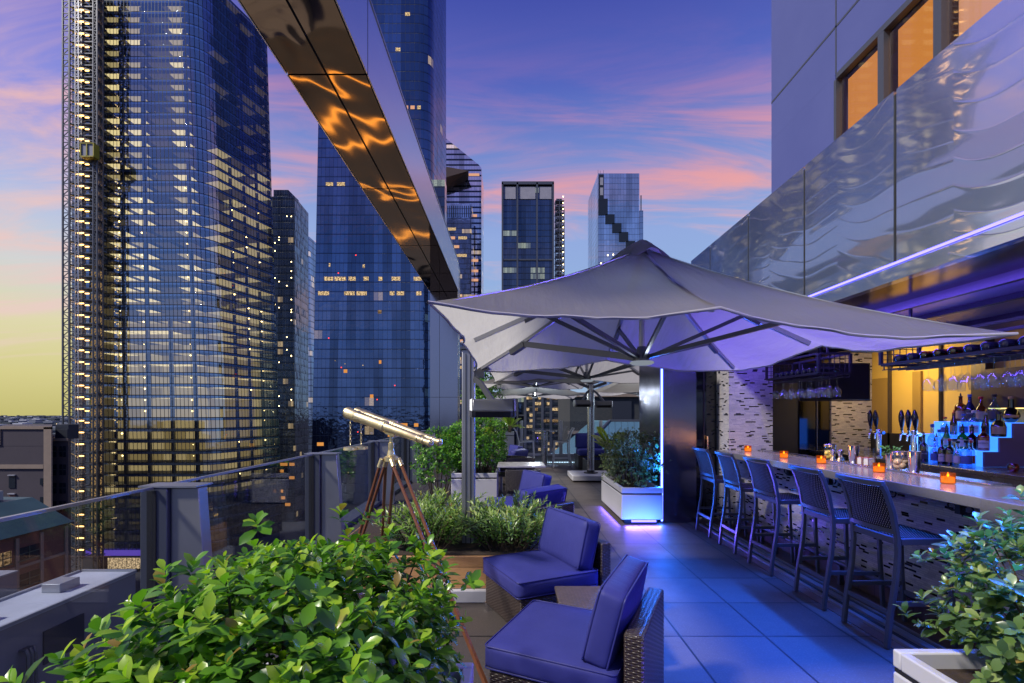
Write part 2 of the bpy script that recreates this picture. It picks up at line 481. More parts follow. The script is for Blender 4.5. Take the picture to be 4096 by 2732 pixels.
ripple('column_steel', (.33,.33,.42), .14, .008, (1.5,1.5,.5))
ripple('pillar_steel', (.22,.22,.30), .2, .008, (1.6,1.6,.9))
ripple('soffit_bronze', (.28,.22,.22), .16, .008, (1.2,.6,1.))
plain('ceiling_purple', (.24,.21,.36), .35)

# --- painted concrete wall of the hotel, with reveal joints as geometry
g = G('hotel_wall')
n1 = g.noise(g.obj(), 1.1, 5, .6); n2 = g.noise(g.obj(), 120, 2)
c = g.mix(n1, (.082,.10,.30), (.11,.13,.35))
M['hotel_wall'] = g.fin(g.pr(c, .75, 0., g.bump(g.m('ADD', n2, n1), .25, .006), spec=.2))

# --- brick
def brickmat(name, c1, c2, mortar, scale=4.):
    g = G(name); b = g.n('TexBrick'); g.put(b.inputs['Vector'], g.uv())
    b.inputs['Color1'].default_value = (*c1,1); b.inputs['Color2'].default_value = (*c2,1); b.inputs['Mortar'].default_value = (*mortar,1)
    b.inputs['Scale'].default_value = scale; b.inputs['Mortar Size'].default_value = .02
    n = g.noise(g.obj(), .25, 4); c = g.mix(g.m('MULTIPLY', n, .5), b.outputs[0], tuple(x*.5 for x in c1))
    M[name] = g.fin(g.pr(c, .85, 0., g.bump(b.outputs[1], -.3, .01))); return M[name]
brickmat('brick_purple', (.058,.048,.066), (.078,.062,.08), (.066,.06,.076))
brickmat('brick_red', (.17,.075,.06), (.21,.09,.07), (.14,.08,.07), 2.)
brickmat('brick_dark', (.035,.042,.050), (.055,.058,.062), (.04,.045,.05), 2.5)
plain('stone_band', (.26,.20,.16), .8, nscale=.6, namt=.15)
plain('grey_block', (.19,.19,.21), .85, nscale=.5, namt=.15)
plain('roof_membrane', (.42,.45,.52), .6, nscale=.35, namt=.22)
plain('old_roof', (.13,.14,.17), .8, nscale=.4, namt=.25)
plain('duct', (.30,.32,.36), .45, .4)
plain('louvre', (.02,.025,.04), .5)
plain('window_dark', (.012,.018,.03), .12)
plain('window_frame', (.05,.06,.08), .5)
plain('green_frame', (.04,.075,.07), .5)
g = G('seam_roof'); u = g.sep(g.uv()); s = g.m('LESS_THAN', g.m('FRACT', g.m('DIVIDE', u[0], .55)), .07)
c = g.mix(g.noise(g.obj(), 1.4, 4), (.09,.19,.26), (.13,.26,.34)); c = g.mix(s, c, (.06,.10,.13))
M['seam_roof'] = g.fin(g.pr(c, .45, .2, g.bump(s, .8, .03)))

# --- curtain walls; UV in metres (along the wall, up)
def facade(name, fh=4.2, bw=1.5, spandrel=.24, tint=(.30,.42,.70), lit=.12, group=5, zlo=-60, zhi=160, litlo=None,
           litcol=(1.,.72,.36), lstr=.7, mull=.09, rough=.05, line=(.02,.03,.05), bands=(), wob=.02, vis=.85, spc=None):
    g = G(name); u = g.sep(g.uv())
    a = g.m('DIVIDE', u[0], bw); b = g.m('DIVIDE', u[1], fh)
    ai, bi = g.m('FLOOR', a), g.m('FLOOR', b); af, bf = g.m('FRACT', a), g.m('FRACT', b)
    mu = g.m('LESS_THAN', af, mull/bw); sp = g.m('LESS_THAN', bf, spandrel); ln = g.m('LESS_THAN', bf, .05)
    r = g.white(g.xyz(ai, bi, 1.)); rr = g.white(g.xyz(g.m('FLOOR', g.m('DIVIDE', a, group)), bi, 5.)); rf = g.white(g.xyz(bi, 4., 2.))
    p = lit
    if litlo is not None:
        p = g.n('MapRange'); g.put(p.inputs[0], u[1]); p.inputs[1].default_value = zlo; p.inputs[2].default_value = zhi
        p.inputs[3].default_value = litlo; p.inputs[4].default_value = lit; p = p.outputs[0]
    on = g.m('MULTIPLY', g.m('LESS_THAN', rr, p), g.m('MULTIPLY_ADD', r, .75, .25))
    for z in bands:
        on = g.m('MAXIMUM', on, g.m('MULTIPLY', g.m('LESS_THAN', g.m('ABSOLUTE', g.m('SUBTRACT', u[1], z)), fh*.5), g.m('GREATER_THAN', rr, .35)))
    vision = g.m('MULTIPLY', g.m('SUBTRACT', 1., mu), g.m('SUBTRACT', 1., sp))
    inside = g.noise(g.xyz(g.m('MULTIPLY', u[0], 1.7), g.m('MULTIPLY', u[1], 2.2), 0.), 1., 3)
    em = g.m('MULTIPLY', g.m('MULTIPLY', on, vision), g.m('MULTIPLY_ADD', inside, 1.3, .1))
    base = g.mix(g.white(g.xyz(ai, bi, 8.)), tint, tuple(x*vis for x in tint))
    if spc is None: spc = tuple(x*.55 for x in tint)
    base = g.mix(sp, base, spc)
    dark = g.m('MAXIMUM', mu, ln)
    base = g.mix(dark, base, line)
    base = g.mix(g.m('MULTIPLY', g.sstep(g.noise(g.xyz(g.m('FLOOR', g.m('DIVIDE', a, 2.)), g.m('MULTIPLY', u[1], .012), 0.), .83, 2), .42, .62), .45), base, (.008,.012,.02))
    w1 = g.white(g.xyz(ai, bi, 11.))
    hgt = g.m('MULTIPLY', g.m('ADD', g.m('MULTIPLY', g.m('SUBTRACT', w1, .5), af), g.noise(g.uv(), .35, 2)), 1.)
    M[name] = g.fin(g.pr(base, g.m('MULTIPLY_ADD', dark, .4, rough), g.m('MULTIPLY_ADD', dark, -.5, .9), g.bump(hgt, 1., wob), emis=litcol, estr=g.m('MULTIPLY', em, lstr)))
    M[name].cycles.emission_sampling = 'NONE'
    return M[name]
facade('glass_rounded', 4.2, 2.0, .14, (.13,.20,.38), .004, 2, wob=.07, spc=(.085,.135,.28), lstr=.5)
facade('glass_dark', 4.0, 1.4, .3, (.14,.18,.27), .03, 2, lstr=.5, wob=.10)
facade('glass_mid', 4.0, 1.6, .2, (.38,.47,.68), .03, 3, wob=.05)
facade('glass_edge', 4.6, 2.2, .34, (.62,.62,.80), .03, 5, spc=(.03,.04,.08), wob=.03)
facade('glass_low', 4.0, 1.5, .2, (.46,.52,.76), .04, 8, wob=.03)
facade('glass_black', 4.2, 1.6, .16, (.09,.13,.22), .02, 6, lstr=.5, litcol=(.75,.85,.6), wob=.03)
facade('glass_blue', 4.2, 2.1, .12, (.52,.63,.82), .0, 2, wob=.02, spc=(.42,.52,.70))
facade('glass_base', 4.2, 3.0, .2, (.05,.06,.11), .10, 3, lstr=.4, wob=.05)

# skin of the big tower: real rooms stand behind it
g = G('glass_skin'); u = g.sep(g.uv())
a = g.m('DIVIDE', u[0], 1.5); b = g.m('DIVIDE', g.m('ADD', u[1], 58.8), 4.2)
af, bf = g.m('FRACT', a), g.m('FRACT', b); ai, bi = g.m('FLOOR', a), g.m('FLOOR', b)
mu = g.m('LESS_THAN', af, .14); sp = g.m('GREATER_THAN', bf, .76); ln = g.m('GREATER_THAN', bf, .93)
tr = g.n('BsdfTransparent'); tr.inputs[0].default_value = (.74,.72,.64,1)
w1 = g.white(g.xyz(ai, bi, 11.))
hgt = g.m('ADD', g.m('MULTIPLY', g.m('SUBTRACT', w1, .5), af), g.noise(g.uv(), .12, 3))
gl = g.pr((.46,.58,.80), .04, 1., g.bump(hgt, 1., .05))
body = g.pr((.24,.34,.52), .10, .9, g.bump(hgt, 1., .05))
dk = g.pr((.02,.028,.045), .35, .5)
s = g.mixs(.42, tr.outputs[0], gl); s = g.mixs(sp, s, body); s = g.mixs(g.m('MAXIMUM', mu, ln), s, dk)
M['glass_skin'] = g.fin(s)
for nm, c, st in (('ceiling_off',(.2,.2,.16),.02),('ceiling_dim',(1.,.80,.42),.10),('ceiling_mid',(1.,.82,.42),.75),('ceiling_bright',(1.,.84,.45),1.7),
                  ('room_off',(.2,.2,.2),.01),('room_dim',(1.,.78,.34),.10),('room_mid',(1.,.77,.33),.38),('room_bright',(1.,.80,.40),.62)):
    emit(nm, c, st, False)  # lamp light of the rooms put into ceilings and walls as emission

for nm, tint in (('bottle_clear',(.62,.80,.95)),('bottle_green',(.05,.30,.10)),('bottle_brown',(.25,.10,.03)),('bottle_blue',(.03,.10,.75)),('bottle_red',(.65,.08,.05)),('bottle_black',(.02,.02,.02)),('bottle_amber',(.75,.35,.06))):
    thin_glass(nm, tint, .10)
for nm, c in (('label_white',(.6,.6,.58)),('label_red',(.4,.03,.03)),('label_tan',(.45,.34,.2)),('label_blue',(.08,.14,.4)),('label_green',(.05,.2,.08)),('label_dark',(.05,.05,.06)),('cap_red',(.45,.03,.03)),('cap_black',(.015,.015,.02)),('cap_gold',(.5,.36,.12)),('cap_blue',(.08,.16,.5))):
    plain(nm, c, .45)
# ------------------------------------------------------------------ camera, sky, sun
cam = bpy.data.objects.new('camera', bpy.data.cameras.new('camera')); COL.objects.link(cam)
cam.location = (0,0,1.6); cam.rotation_euler = (R(90),0,0)
cam.data.lens = 17.; cam.data.sensor_width = 36.; cam.data.shift_y = .0698; cam.data.shift_x = .0022
cam.data.clip_start = .05; cam.data.clip_end = 20000
SC.camera = cam

world = bpy.data.worlds.new('World'); SC.world = world; world.use_nodes = True
class W(G):
    def __init__(self):
        self.mat = None; self.nt = world.node_tree; self.nt.nodes.clear(); self.out = self.n('OutputWorld')
g = W()
d = g.n('TexCoord').outputs['Generated']; dx_, dy_, dz_ = g.sep(d)
el = g.m('MAXIMUM', dz_, 0.)
mid = g.ramp(el, [(0.,srgb(158,182,204)),(.10,srgb(150,182,222)),(.22,srgb(148,178,222)),(.34,srgb(146,170,222)),(.46,srgb(118,140,206)),(.56,srgb(84,102,188)),(.66,srgb(66,78,168)),(1.,srgb(60,74,160))])
lft = g.ramp(el, [(0.,srgb(196,188,118)),(.06,srgb(214,206,140)),(.14,srgb(222,216,172)),(.22,srgb(208,212,212)),(.30,srgb(182,194,226)),(.42,srgb(146,150,224)),(.56,srgb(112,114,212)),(1.,srgb(70,76,175))])
side = g.sstep(dx_, -.32, -.68)
sky = g.mix(side, mid, lft)
# behind the camera the dusk is plainer
back = g.ramp(el, [(0.,srgb(145,160,190)),(.2,srgb(130,158,210)),(.45,srgb(106,132,204)),(1.,srgb(76,86,172))])
sky = g.mix(g.sstep(dy_, .05, -.45), sky, back)
# cloud layer: streaks drawn out in one direction, seen in perspective
k = g.m('DIVIDE', 1., g.m('ADD', el, .16))
px = g.m('MULTIPLY', dx_, k); py = g.m('MULTIPLY', dy_, k)
pv = g.mapping(g.xyz(px, py, 0.), (.62,2.3,1.), (0,0,R(-20)), (9.3,2.2,0))
c1 = g.noise(pv, 1.5, 8, .62, 1.2); c2 = g.noise(g.mapping(pv, (1.,1.,1.), loc=(5,2,0)), .55, 3, .5, .3)
cl = g.m('ADD', g.m('MULTIPLY', c1, .62), g.m('MULTIPLY', c2, .5))
dens = g.sstep(cl, .50, .72)
band = g.m('MULTIPLY', g.sstep(el, .03, .14), g.m('SUBTRACT', 1., g.sstep(el, .46, .66)))
ccol = g.ramp(el, [(0.,srgb(232,212,204)),(.18,srgb(226,198,204)),(.30,srgb(238,184,176)),(.40,srgb(242,164,158)),(.48,srgb(218,150,170)),(.56,srgb(160,120,180)),(.68,srgb(112,94,174))])
ccol = g.mix(g.m('MULTIPLY', side, .6), ccol, srgb(240,205,195))
front = g.sstep(dy_, -.1, .2)
fac = g.m('MULTIPLY', g.m('MULTIPLY', dens, band), g.m('MULTIPLY_ADD', front, .56, .30))
sky = g.mix(fac, sky, ccol)
# below the horizon: dark city ground
sky = g.mix(g.sstep(dz_, -.004, -.03), sky, srgb(46,50,66))
ns = g.n('TexSky', sky_type='NISHITA'); ns.sun_disc = False; ns.sun_elevation = R(46); ns.sun_rotation = R(244)
bg1 = g.n('Background'); g.put(bg1.inputs[0], sky); bg1.inputs[1].default_value = 1.
bg2 = g.n('Background'); g.put(bg2.inputs[0], ns.outputs[0]); bg2.inputs[1].default_value = .0015
ad = g.n('AddShader'); g.nt.links.new(bg1.outputs[0], ad.inputs[0]); g.nt.links.new(bg2.outputs[0], ad.inputs[1])
g.nt.links.new(ad.outputs[0], g.out.inputs[0])

sun = bpy.data.objects.new('sun', bpy.data.lights.new('sun', 'SUN')); COL.objects.link(sun)
sun.data.energy = 4.6; sun.data.angle = R(6); sun.data.color = (1.,.93,.82)
sun.rotation_euler = Vector((.62,.30,-.72)).to_track_quat('-Z','Y').to_euler()
sun.location = (-6,-6,12)
SC.view_settings.view_transform = 'Standard'; SC.view_settings.look = 'None'
SC.view_settings.exposure = 0; SC.view_settings.gamma = 1
SC.cycles.use_denoising = True
SC.cycles.max_bounces = 7; SC.cycles.diffuse_bounces = 3; SC.cycles.glossy_bounces = 4; SC.cycles.transparent_max_bounces = 24; SC.cycles.transmission_bounces = 4
SC.cycles.sample_clamp_indirect = 4.; SC.cycles.caustics_reflective = False; SC.cycles.caustics_refractive = False

# ------------------------------------------------------------------ ground
GZ = -57.
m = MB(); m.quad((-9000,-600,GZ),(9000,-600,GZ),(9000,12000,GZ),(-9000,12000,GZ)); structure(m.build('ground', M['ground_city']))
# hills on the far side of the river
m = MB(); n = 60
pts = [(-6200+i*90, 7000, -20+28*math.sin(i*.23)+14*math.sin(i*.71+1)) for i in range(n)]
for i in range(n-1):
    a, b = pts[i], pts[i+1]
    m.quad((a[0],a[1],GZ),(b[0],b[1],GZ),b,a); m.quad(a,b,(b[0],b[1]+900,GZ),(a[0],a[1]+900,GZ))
plain('far_hill', (.22,.25,.32), .95); structure(m.build('hills', M['far_hill']))  # distance haze put into the hill colour
# far town: countless low roofs, one mass
m = MB(); plain('far_town_grey', (.16,.18,.23), .9); plain('far_town_pale', (.42,.44,.50), .9); plain('far_town_tree', (.05,.065,.08), .9)  # town colours lightened to carry the haze
emit('town_light', (1.,.72,.4), 2.2, False)
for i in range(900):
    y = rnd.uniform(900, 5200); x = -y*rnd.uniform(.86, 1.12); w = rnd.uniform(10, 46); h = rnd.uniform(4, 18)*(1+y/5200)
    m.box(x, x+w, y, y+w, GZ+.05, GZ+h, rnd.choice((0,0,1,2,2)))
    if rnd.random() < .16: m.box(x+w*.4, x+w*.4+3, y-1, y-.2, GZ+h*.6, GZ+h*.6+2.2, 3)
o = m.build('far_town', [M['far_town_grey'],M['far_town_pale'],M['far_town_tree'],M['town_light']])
tag(o, 'low distant town spread along the horizon with scattered lights', 'town', kind='stuff')

def lofted(name, mat, parent, base, top, z0, z1, flat=None):
    """walls with UV in metres (along the base line, height); flat: material of the roof"""
    m = MB(); n = len(base); s = 0.
    for i in range(n):
        a, b = base[i], base[(i+1)%n]; c, d2 = top[(i+1)%n], top[i]; L = math.dist(a, b)
        m.quad((*a,z0),(*b,z0),(*c,z1),(*d2,z1), uv=[(s,z0),(s+L,z0),(s+L,z1),(s,z1)]); s += L
    o = m.build(name, mat, parent, smooth=28)
    if flat is not None:
        r = MB(); r.add([(*p,z1-.3) for p in top], [tuple(range(n))]); r.build('roof', flat, parent)
    return o
def rounded(a, b, c, r, n=6):
    """corner b between a and c rounded with radius about r"""
    A, B, C = Vector(a), Vector(b), Vector(c); p = B+(A-B).normalized()*r; q = B+(C-B).normalized()*r
    return [tuple((p*(1-t)**2 + B*2*t*(1-t) + q*t*t)) for t in [i/n for i in range(n+1)]]

# ------------------------------------------------------------------ big tower with the builders' hoist
T1 = thing('glass_tower', 'tall glass office tower with rounded corner and lit floors beside the construction hoist', 'tower', (-130,195,GZ))
def t1_poly(z, inset=0.):
    k = (z+57)/(155+57)
    cx = -109.6-6.6*k; y0 = 180.
    a = (-163.+inset, y0+inset); b = (cx, y0+inset); e = (cx+.28*33.5, y0+33.5)
    return [a] + [(x-inset*.5, y) for x, y in rounded(a, b, e, 6.5)] + [(e[0]-inset*.6, e[1]-inset), (-163.+inset, 213.5-inset)]
zs = [-49.8]; zt = 168.
b0, b1 = t1_poly(-50.4), t1_poly(zt)
lofted('glass_skin', M['glass_skin'], T1, b0, b1, -50.4, zt)
FH = 4.2; nf = int((zt+50.4)/FH)
room = [M[k] for k in ('ceiling_off','ceiling_dim','ceiling_mid','ceiling_bright','room_off','room_dim','room_mid','room_bright','concrete_dark','trim_grey')]
rr = random.Random(5); star = []
for f in range(nf):
    z = -50.4+f*FH; P = t1_poly(z, .5); h = (f/nf); low = max(0., 1-h*1.9)
    m = MB(); zc = z+3.05
    m.add([(*p, z) for p in P], [tuple(range(len(P)))], 8)                 # floor
    # ceilings bay by bay, front range
    x0, x1 = P[0][0], P[1][0]; nb = 5; bw = (x1-x0)/nb
    for i in range(nb):
        xa, xb = x0+bw*i, x0+bw*(i+1); ya, yb = P[0][1], P[0][1]+9.
        w = rr.random()
        if i == 0: c = 0 if w < .7 else 1
        elif low > .25: c = 2 if w < .55 else (3 if w < .8 else 1)
        else: c = (3 if w < .42 else 2 if w < .9 else 1) if i in (1,2,4) else (1 if w < .6 else 0)
        ym = ya+(min(4.4, .8/max(.12, (z-1.6)/180.)) if low < .3 else 1.2); split = xa+bw*(.28 if low < .3 else .04)
        m.quad((xa,ya,zc),(xa,ym,zc),(xb,ym,zc),(xb,ya,zc), 0 if low < .3 else 1)
        m.quad((xa,ym,zc),(xa,yb,zc),(split,yb,zc),(split,ym,zc), 1 if c > 1 else 0)
        m.quad((split,ym,zc),(split,yb,zc),(xb,yb,zc),(xb,ym,zc), c)
        wl = 5 if c > 1 else 4
        if low > .3: wl = 7 if rr.random() < .35+.5*low else 6
        elif low > .05: wl = 6 if c > 1 else 5
        if i == 0 and low < .8: wl = 4
        if f < 5: c, wl = (0, 4) if w < .8 else (1, 5)
        m.quad((xa,yb,z),(xb,yb,z),(xb,yb,zc),(xa,yb,zc), wl)
        if c > 1 or low > .3: m.box(xb-.55,xb+.55,ya+1.2,ya+2.2,z,zc, 9 if low < .3 else 9)
        if low > .2:
            for q in range(0):
                xx = rr.uniform(xa+1, xb-2); m.box(xx,xx+rr.uniform(.4,1.4),ya+6.5,ya+7,z,z+rr.uniform(.5,.9),5)
        if i in (1,2,4) and .14 < h < .62 and rr.random() < .6: star.append((xb-1.4, ya+1.6, zc-.75))
    # right-hand range, receding
    e0, e1 = Vector((*P[-3],0)), Vector((*P[-2],0)); nr = Vector((-.96,.27,0))
    for i in range(4):
        p, q = e0.lerp(e1, i/4), e0.lerp(e1, (i+1)/4); w = rr.random()
        c = (1 if w < .45 else 2) if h < .7 else (1 if w < .25 else 0)
        if low > .45: c = 2 if w < .8 else 3
        if f < 5: c = 0
        p2, q2 = p+nr*8, q+nr*8; up = Vector((0,0,zc)); dn = Vector((0,0,z))
        m.quad(p+up,q+up,q2+up,p2+up,c); m.quad(p2+dn,q2+dn,q2+up,p2+up,(4 if f < 5 else 7 if w < .3 else 6) if h < .42 else (5 if h < .68 else 4))
        m.obox(q+Vector((0,0,(z+zc)/2))+nr*1.2, (.45,0,0), (0,.45,0), (0,0,(zc-z)/2), 9)
        if .1 < h < .62 and i < 3 and rr.random() < .34: star.append(tuple(q+nr*.3+Vector((0,-.6,zc-.35))))
    m.add([(*p, zc+.02) for p in P], [tuple(range(len(P)-1,-1,-1))], 0)
    m.build('storey', room, T1)
for i, s in enumerate(star[:96]):
    m = MB(); q = rr.uniform(.2,.42); m.lathe([(0,-q),(q,0),(0,q)], s, 8); m.build('ceiling_lamp', M['star_lamp'], T1)
m = MB(); m.loft([(*p,GZ) for p in t1_poly(-57,1.)], [(*p,-50.4) for p in t1_poly(-50.4,1.)]); m.build('lobby', M['concrete_dark'], T1)
emit('violet_bar_glow', (.25,.14,.9), .55)
m = MB(); m.box(-158,-112,178.2,179.8,-51.,-49.4); m.build('violet_bar', M['violet_bar_glow'], T1)  # glowing bar in place of the purple reflection at the tower base
m = MB(); m.box(-150,-114,180.4,180.6,-56.5,-52.5); m.build('lit_lobby_front', M['lit_office'], T1)

# builders' hoist on the left of it: three lattice masts, a landing and lamps at each floor
H = thing('construction_hoist', 'lattice construction hoist with an amber lamp on each landing beside the big tower', 'hoist', (-153,175,GZ))
def mast(x0, x1, y0, y1, z0, z1, step, r):
    m = MB()
    for x in (x0,x1):
        for y in (y0,y1): m.box(x-r,x+r,y-r,y+r,z0,z1)
    z = z0; k = 0
    while z < z1-step:
        for y in (y0,y1): m.bar([(x0,y,z),(x1,y,z)], r*1.2); m.bar([(x0,y,z),(x1,y,z+step)] if k%2 else [(x1,y,z),(x0,y,z+step)], r)
        z += step; k += 1
    return m
mast(-159.9,-157.5,173,175.5,GZ,165,2.1,.22).build('mast', M['alu_dark'], H)
mast(-154.9,-153.7,172.4,173.6,GZ,165,2.1,.13).build('mast', M['alu'], H)
mast(-149.0,-147.6,173,175.5,GZ,165,2.1,.2).build('mast', M['alu_dark'], H)
gp = G('site_panel'); cc = gp.mix(gp.noise(gp.obj(), .35, 4), (.16,.17,.22), (.36,.37,.44)); M['site_panel'] = gp.fin(gp.pr(cc, .7))
emit('landing_glow', (1.,.62,.24), .30, False)  # lamp light on the landing panels put in as emission
for f in range(nf):
    z = -50.4+f*FH
    if z > 158: break
    m = MB(); m.box(-157.4,-154.9,173,179,z,z+.35,0); m.box(-153.6,-149,173,179,z-.1,z+.3,0)
    m.box(-157.2,-154.9,176.5,176.6,z+.4,z+3.5,1); m.box(-153.6,-149.2,177.5,177.6,z+.4,z+3.2,0 if f > 24 else 2)
    m.bar([(-157.2,173.1,z+4.0),(-154.,173.1,z+2.6)], .16, mi=2); m.bar([(-153.6,173.1,z+3.8),(-149.,173.1,z+2.2)], .3, mi=0)
    m.bar([(-157.4,173,z+1.2),(-149,173,z+1.2)], .09)
    m.build('landing', [M['alu_dark'],M['site_panel'],M['landing_glow']], H)
    m = MB(); m.box(-154.6+rr.uniform(-.4,.4),-152.5,172.9,173.2,z+2.85,z+3.2); 
    if f > 10: m.box(-151.9,-150.6,172.9,173.2,z+2.2,z+2.5)
    m.build('lamp', M['work_lamp'], H)
C = thing('hoist_cab', 'small yellow-framed hoist cab riding up the lattice mast', 'hoist cab', (-148.6,171,92.))
plain('cab_yellow', (.35,.30,.02), .5)
m = MB()
for x in (-151.2,-149.,-146.6): m.box(x-.18,x+.18,170.2,172.6,92,96.6)
m.box(-151.3,-146.5,170.2,172.6,91.8,92.2); m.box(-151.3,-146.5,170.2,172.6,96.5,96.8); m.build('frame', M['cab_yellow'], C)
m = MB(); m.box(-151,-146.8,170.5,172.4,92.3,96.4); m.build('body', M['site_panel'], C)
m = MB(); m.bar([(-150.5,171,96.8),(-150.5,171,101)], .12); m.bar([(-147.2,171,96.8),(-147.2,171,101)], .12); m.build('cable', M['alu_dark'], C)

# ------------------------------------------------------------------ the other towers
def tower(name, label, polyb, polyt, z1, mat, z0=GZ, roofmat='concrete_dark', part='curtain_wall'):
    x = sum(p[0] for p in polyb)/len(polyb); y = sum(p[1] for p in polyb)/len(polyb)
    t = thing(name, label, 'tower', (x,y,z0)); lofted(part, mat, t, polyb, polyt, z0, z1, M[roofmat]); return t
def lamps(t, pts, mat, r, name='lit_window'):
    for p in pts:
        m = MB(); m.box(p[0]-r[0],p[0]+r[0],p[1]-.12,p[1],p[2]-r[1],p[2]+r[1]); m.build(name, mat, t)

# dark faceted one between the two giants
b = [(-136,260),(-115.6,260),(-117.4,282),(-136,282)]
t = tower('glass_tower', 'dark faceted glass tower with scattered lights right behind the big lit tower', b, b, 118, M['glass_dark'])
m = MB(); m.box(-128,-120,262,275,117.7,122.5); m.build('plant_room', M['glass_dark'], t)
rr = random.Random(3)
lamps(t, [(rr.choice((-126.2,-124.,-119.8,-117.4)), 259.95, rr.uniform(-20,112)) for _ in range(30)], M['star_lamp'], (.2,.2), 'ceiling_lamp')
lamps(t, [(rr.uniform(-127,-117), 259.95, -26-rr.randint(0,6)*3.6) for _ in range(12)], M['warm_window'], (1.4,.8))
b = [(-141,330),(-133.5,330),(-133.5,350),(-141,350)]
bt = [(-141,330),(-137,330),(-137,350),(-141,350)]
tower('glass_tower', 'slim pale sliver of a tower squeezed between two darker ones', b, bt, 122, M['glass_mid'])

# tall blue tower with the rounded edge, cut by the steel beam
def t3_poly(z):
    k = (z+57)/(182+57); a = (-87.6+4.7*k, 212); b = (-34.6-.2*k, 212); c = (-31.6, 240.)
    return [a]+rounded(a, b, c, 6.)+[c, (-87.6+4.7*k, 240.)]
t = tower('glass_tower', 'tall blue glass tower with rounded corner behind the slanting steel beam', t3_poly(GZ), t3_poly(215), 215, M['glass_rounded'])
rr = random.Random(8)
for z in (60.6,54.2):
    x = -84.
    while x < -40:
        w = rr.uniform(1.4,5.)
        if rr.random() < (.62 if z > 58 else .5):
            m = MB(); m.box(x,x+w,211.86,211.95,z-1.0,z+.7); m.build('lit_window', M['lit_office'], t)
        x += w+rr.uniform(.3,1.6)
for x, z, w, mt in ((-79,102,2.4,'lit_office'),(-74,102,2.6,'lit_office'),(-72,20,1.2,'warm_window'),(-79,66.5,.5,'lit_office'),(-64,66,.7,'lit_office'),
                    (-44.8,176.5,1.6,'lit_office'),(-49,161,1.6,'lit_office'),(-45.5,135.6,1.5,'pink_window'),(-42.6,135.6,1.4,'pink_window'),(-39.8,135.6,1.2,'lit_office'),(-56.8,24,.8,'warm_window'),
                    (-46.4,-3.6,2.4,'warm_window'),(-41,-3.6,1.4,'warm_window'),(-83,-12,2.2,'warm_window'),(-52,-8.,2.2,'warm_window'),(-47,-8.1,1.2,'warm_window'),(-40,-8.,2.4,'warm_window'),(-44,-16.,4.,'warm_window'),(-39,-16.,1.8,'lit_office'),
                    (-60.5,9,1.1,'warm_window'),(-57,46,1.2,'lit_office_dim')):
    m = MB(); m.box(x-w*.65,x+w*.65,211.85,211.95,z-.8,z+.7); m.build('lit_window', M[mt], t)
for k in range(14):
    m = MB(); x, z = rr.uniform(-84,-40), rr.uniform(-26,90); m.box(x-.2,x+.2,211.85,211.95,z-.2,z+.2); m.build('red_light' if k%2 else 'small_light', M['red_beacon'] if k%2 else M['lit_office'], t)
b = [(-33.8,204),(-27.4,204),(-27.4,210),(-33.8,210)]
tower('glass_tower', 'narrow dark tower block tucked behind the low end of the steel beam', b, b, 100., M['glass_black'])

# pointed tower with the triangular sky deck
z1 = 241; t = thing('glass_tower', 'slant-topped banded tower with a triangular viewing deck jutting out', 'tower', (-40,435,GZ))
m = MB(); xl, xr = -62., -24.6; zr = 214.5
poly = [(xl,GZ),(xr,GZ),(xr,zr),(xr-2.6,zr+3.),(-56.5,z1),(xl,z1)]
for y, fl in ((420,1),(455,-1)):
    m.add([(x,y,z) for x, z in poly], [tuple(range(6)) if fl > 0 else tuple(range(5,-1,-1))]); m.uvs[len(m.f)-1] = [(x,z) for x, z in (poly if fl > 0 else poly[::-1])]
for (xa,za),(xb,zb) in zip(poly, poly[1:]+poly[:1]):
    m.quad((xa,420,za),(xa,455,za),(xb,455,zb),(xb,420,zb), uv=[(0,za),(35,za),(35,zb),(0,zb)])
m.build('curtain_wall', M['glass_edge'], t)
m = MB(); m.add([(-62,419.8,210),(-34.4,405,204.5),(-62,419.8,192),(-36.,419.8,204.),(-62,402,208),(-62,404,196)], [(0,4,1),(4,5,1),(5,2,1),(2,3,1),(0,1,3),(0,2,5,4)])
plain('deck_under', (.20,.13,.10), .45, .4); m.build('sky_deck', M['deck_under'], t)
lamps(t, [(x,419.9,z) for x, z in ((-49,180),(-44,180),(-36,180),(-33,208.5),(-29,208.5),(-50,173),(-31,173),(-30,134),(-30,125),(-30,117),(-30,103),(-28,88),(-30,82),(-44,206.8))], M['pink_window'], (2.6,1.1))
b = [(-62,385),(-30.5,385),(-30.5,410),(-62,410)]
t = tower('glass_tower', 'pale boxy tower with lit floors in front of the slant-topped one', b, b, 168., M['glass_low'])
m = MB()
for k in range(15): m.box(-55.4+k*1.72,-54.7+k*1.72,384.6,384.95,157.5,166.5)
m.build('vent_louvre', M['window_dark'], t)
rr = random.Random(4)
for z in (148,141,134,127,95,88,81,74,66,59,45,38):
    n = rr.randint(2,5)
    for k in range(n):
        x = rr.uniform(-52,-34); w = rr.uniform(1.,4.); m = MB(); m.box(x-w,x+w,384.82,384.95,z-1.1,z+1.1); m.build('lit_window', M['lit_office' if rr.random() < .6 else 'pink_window'], t)

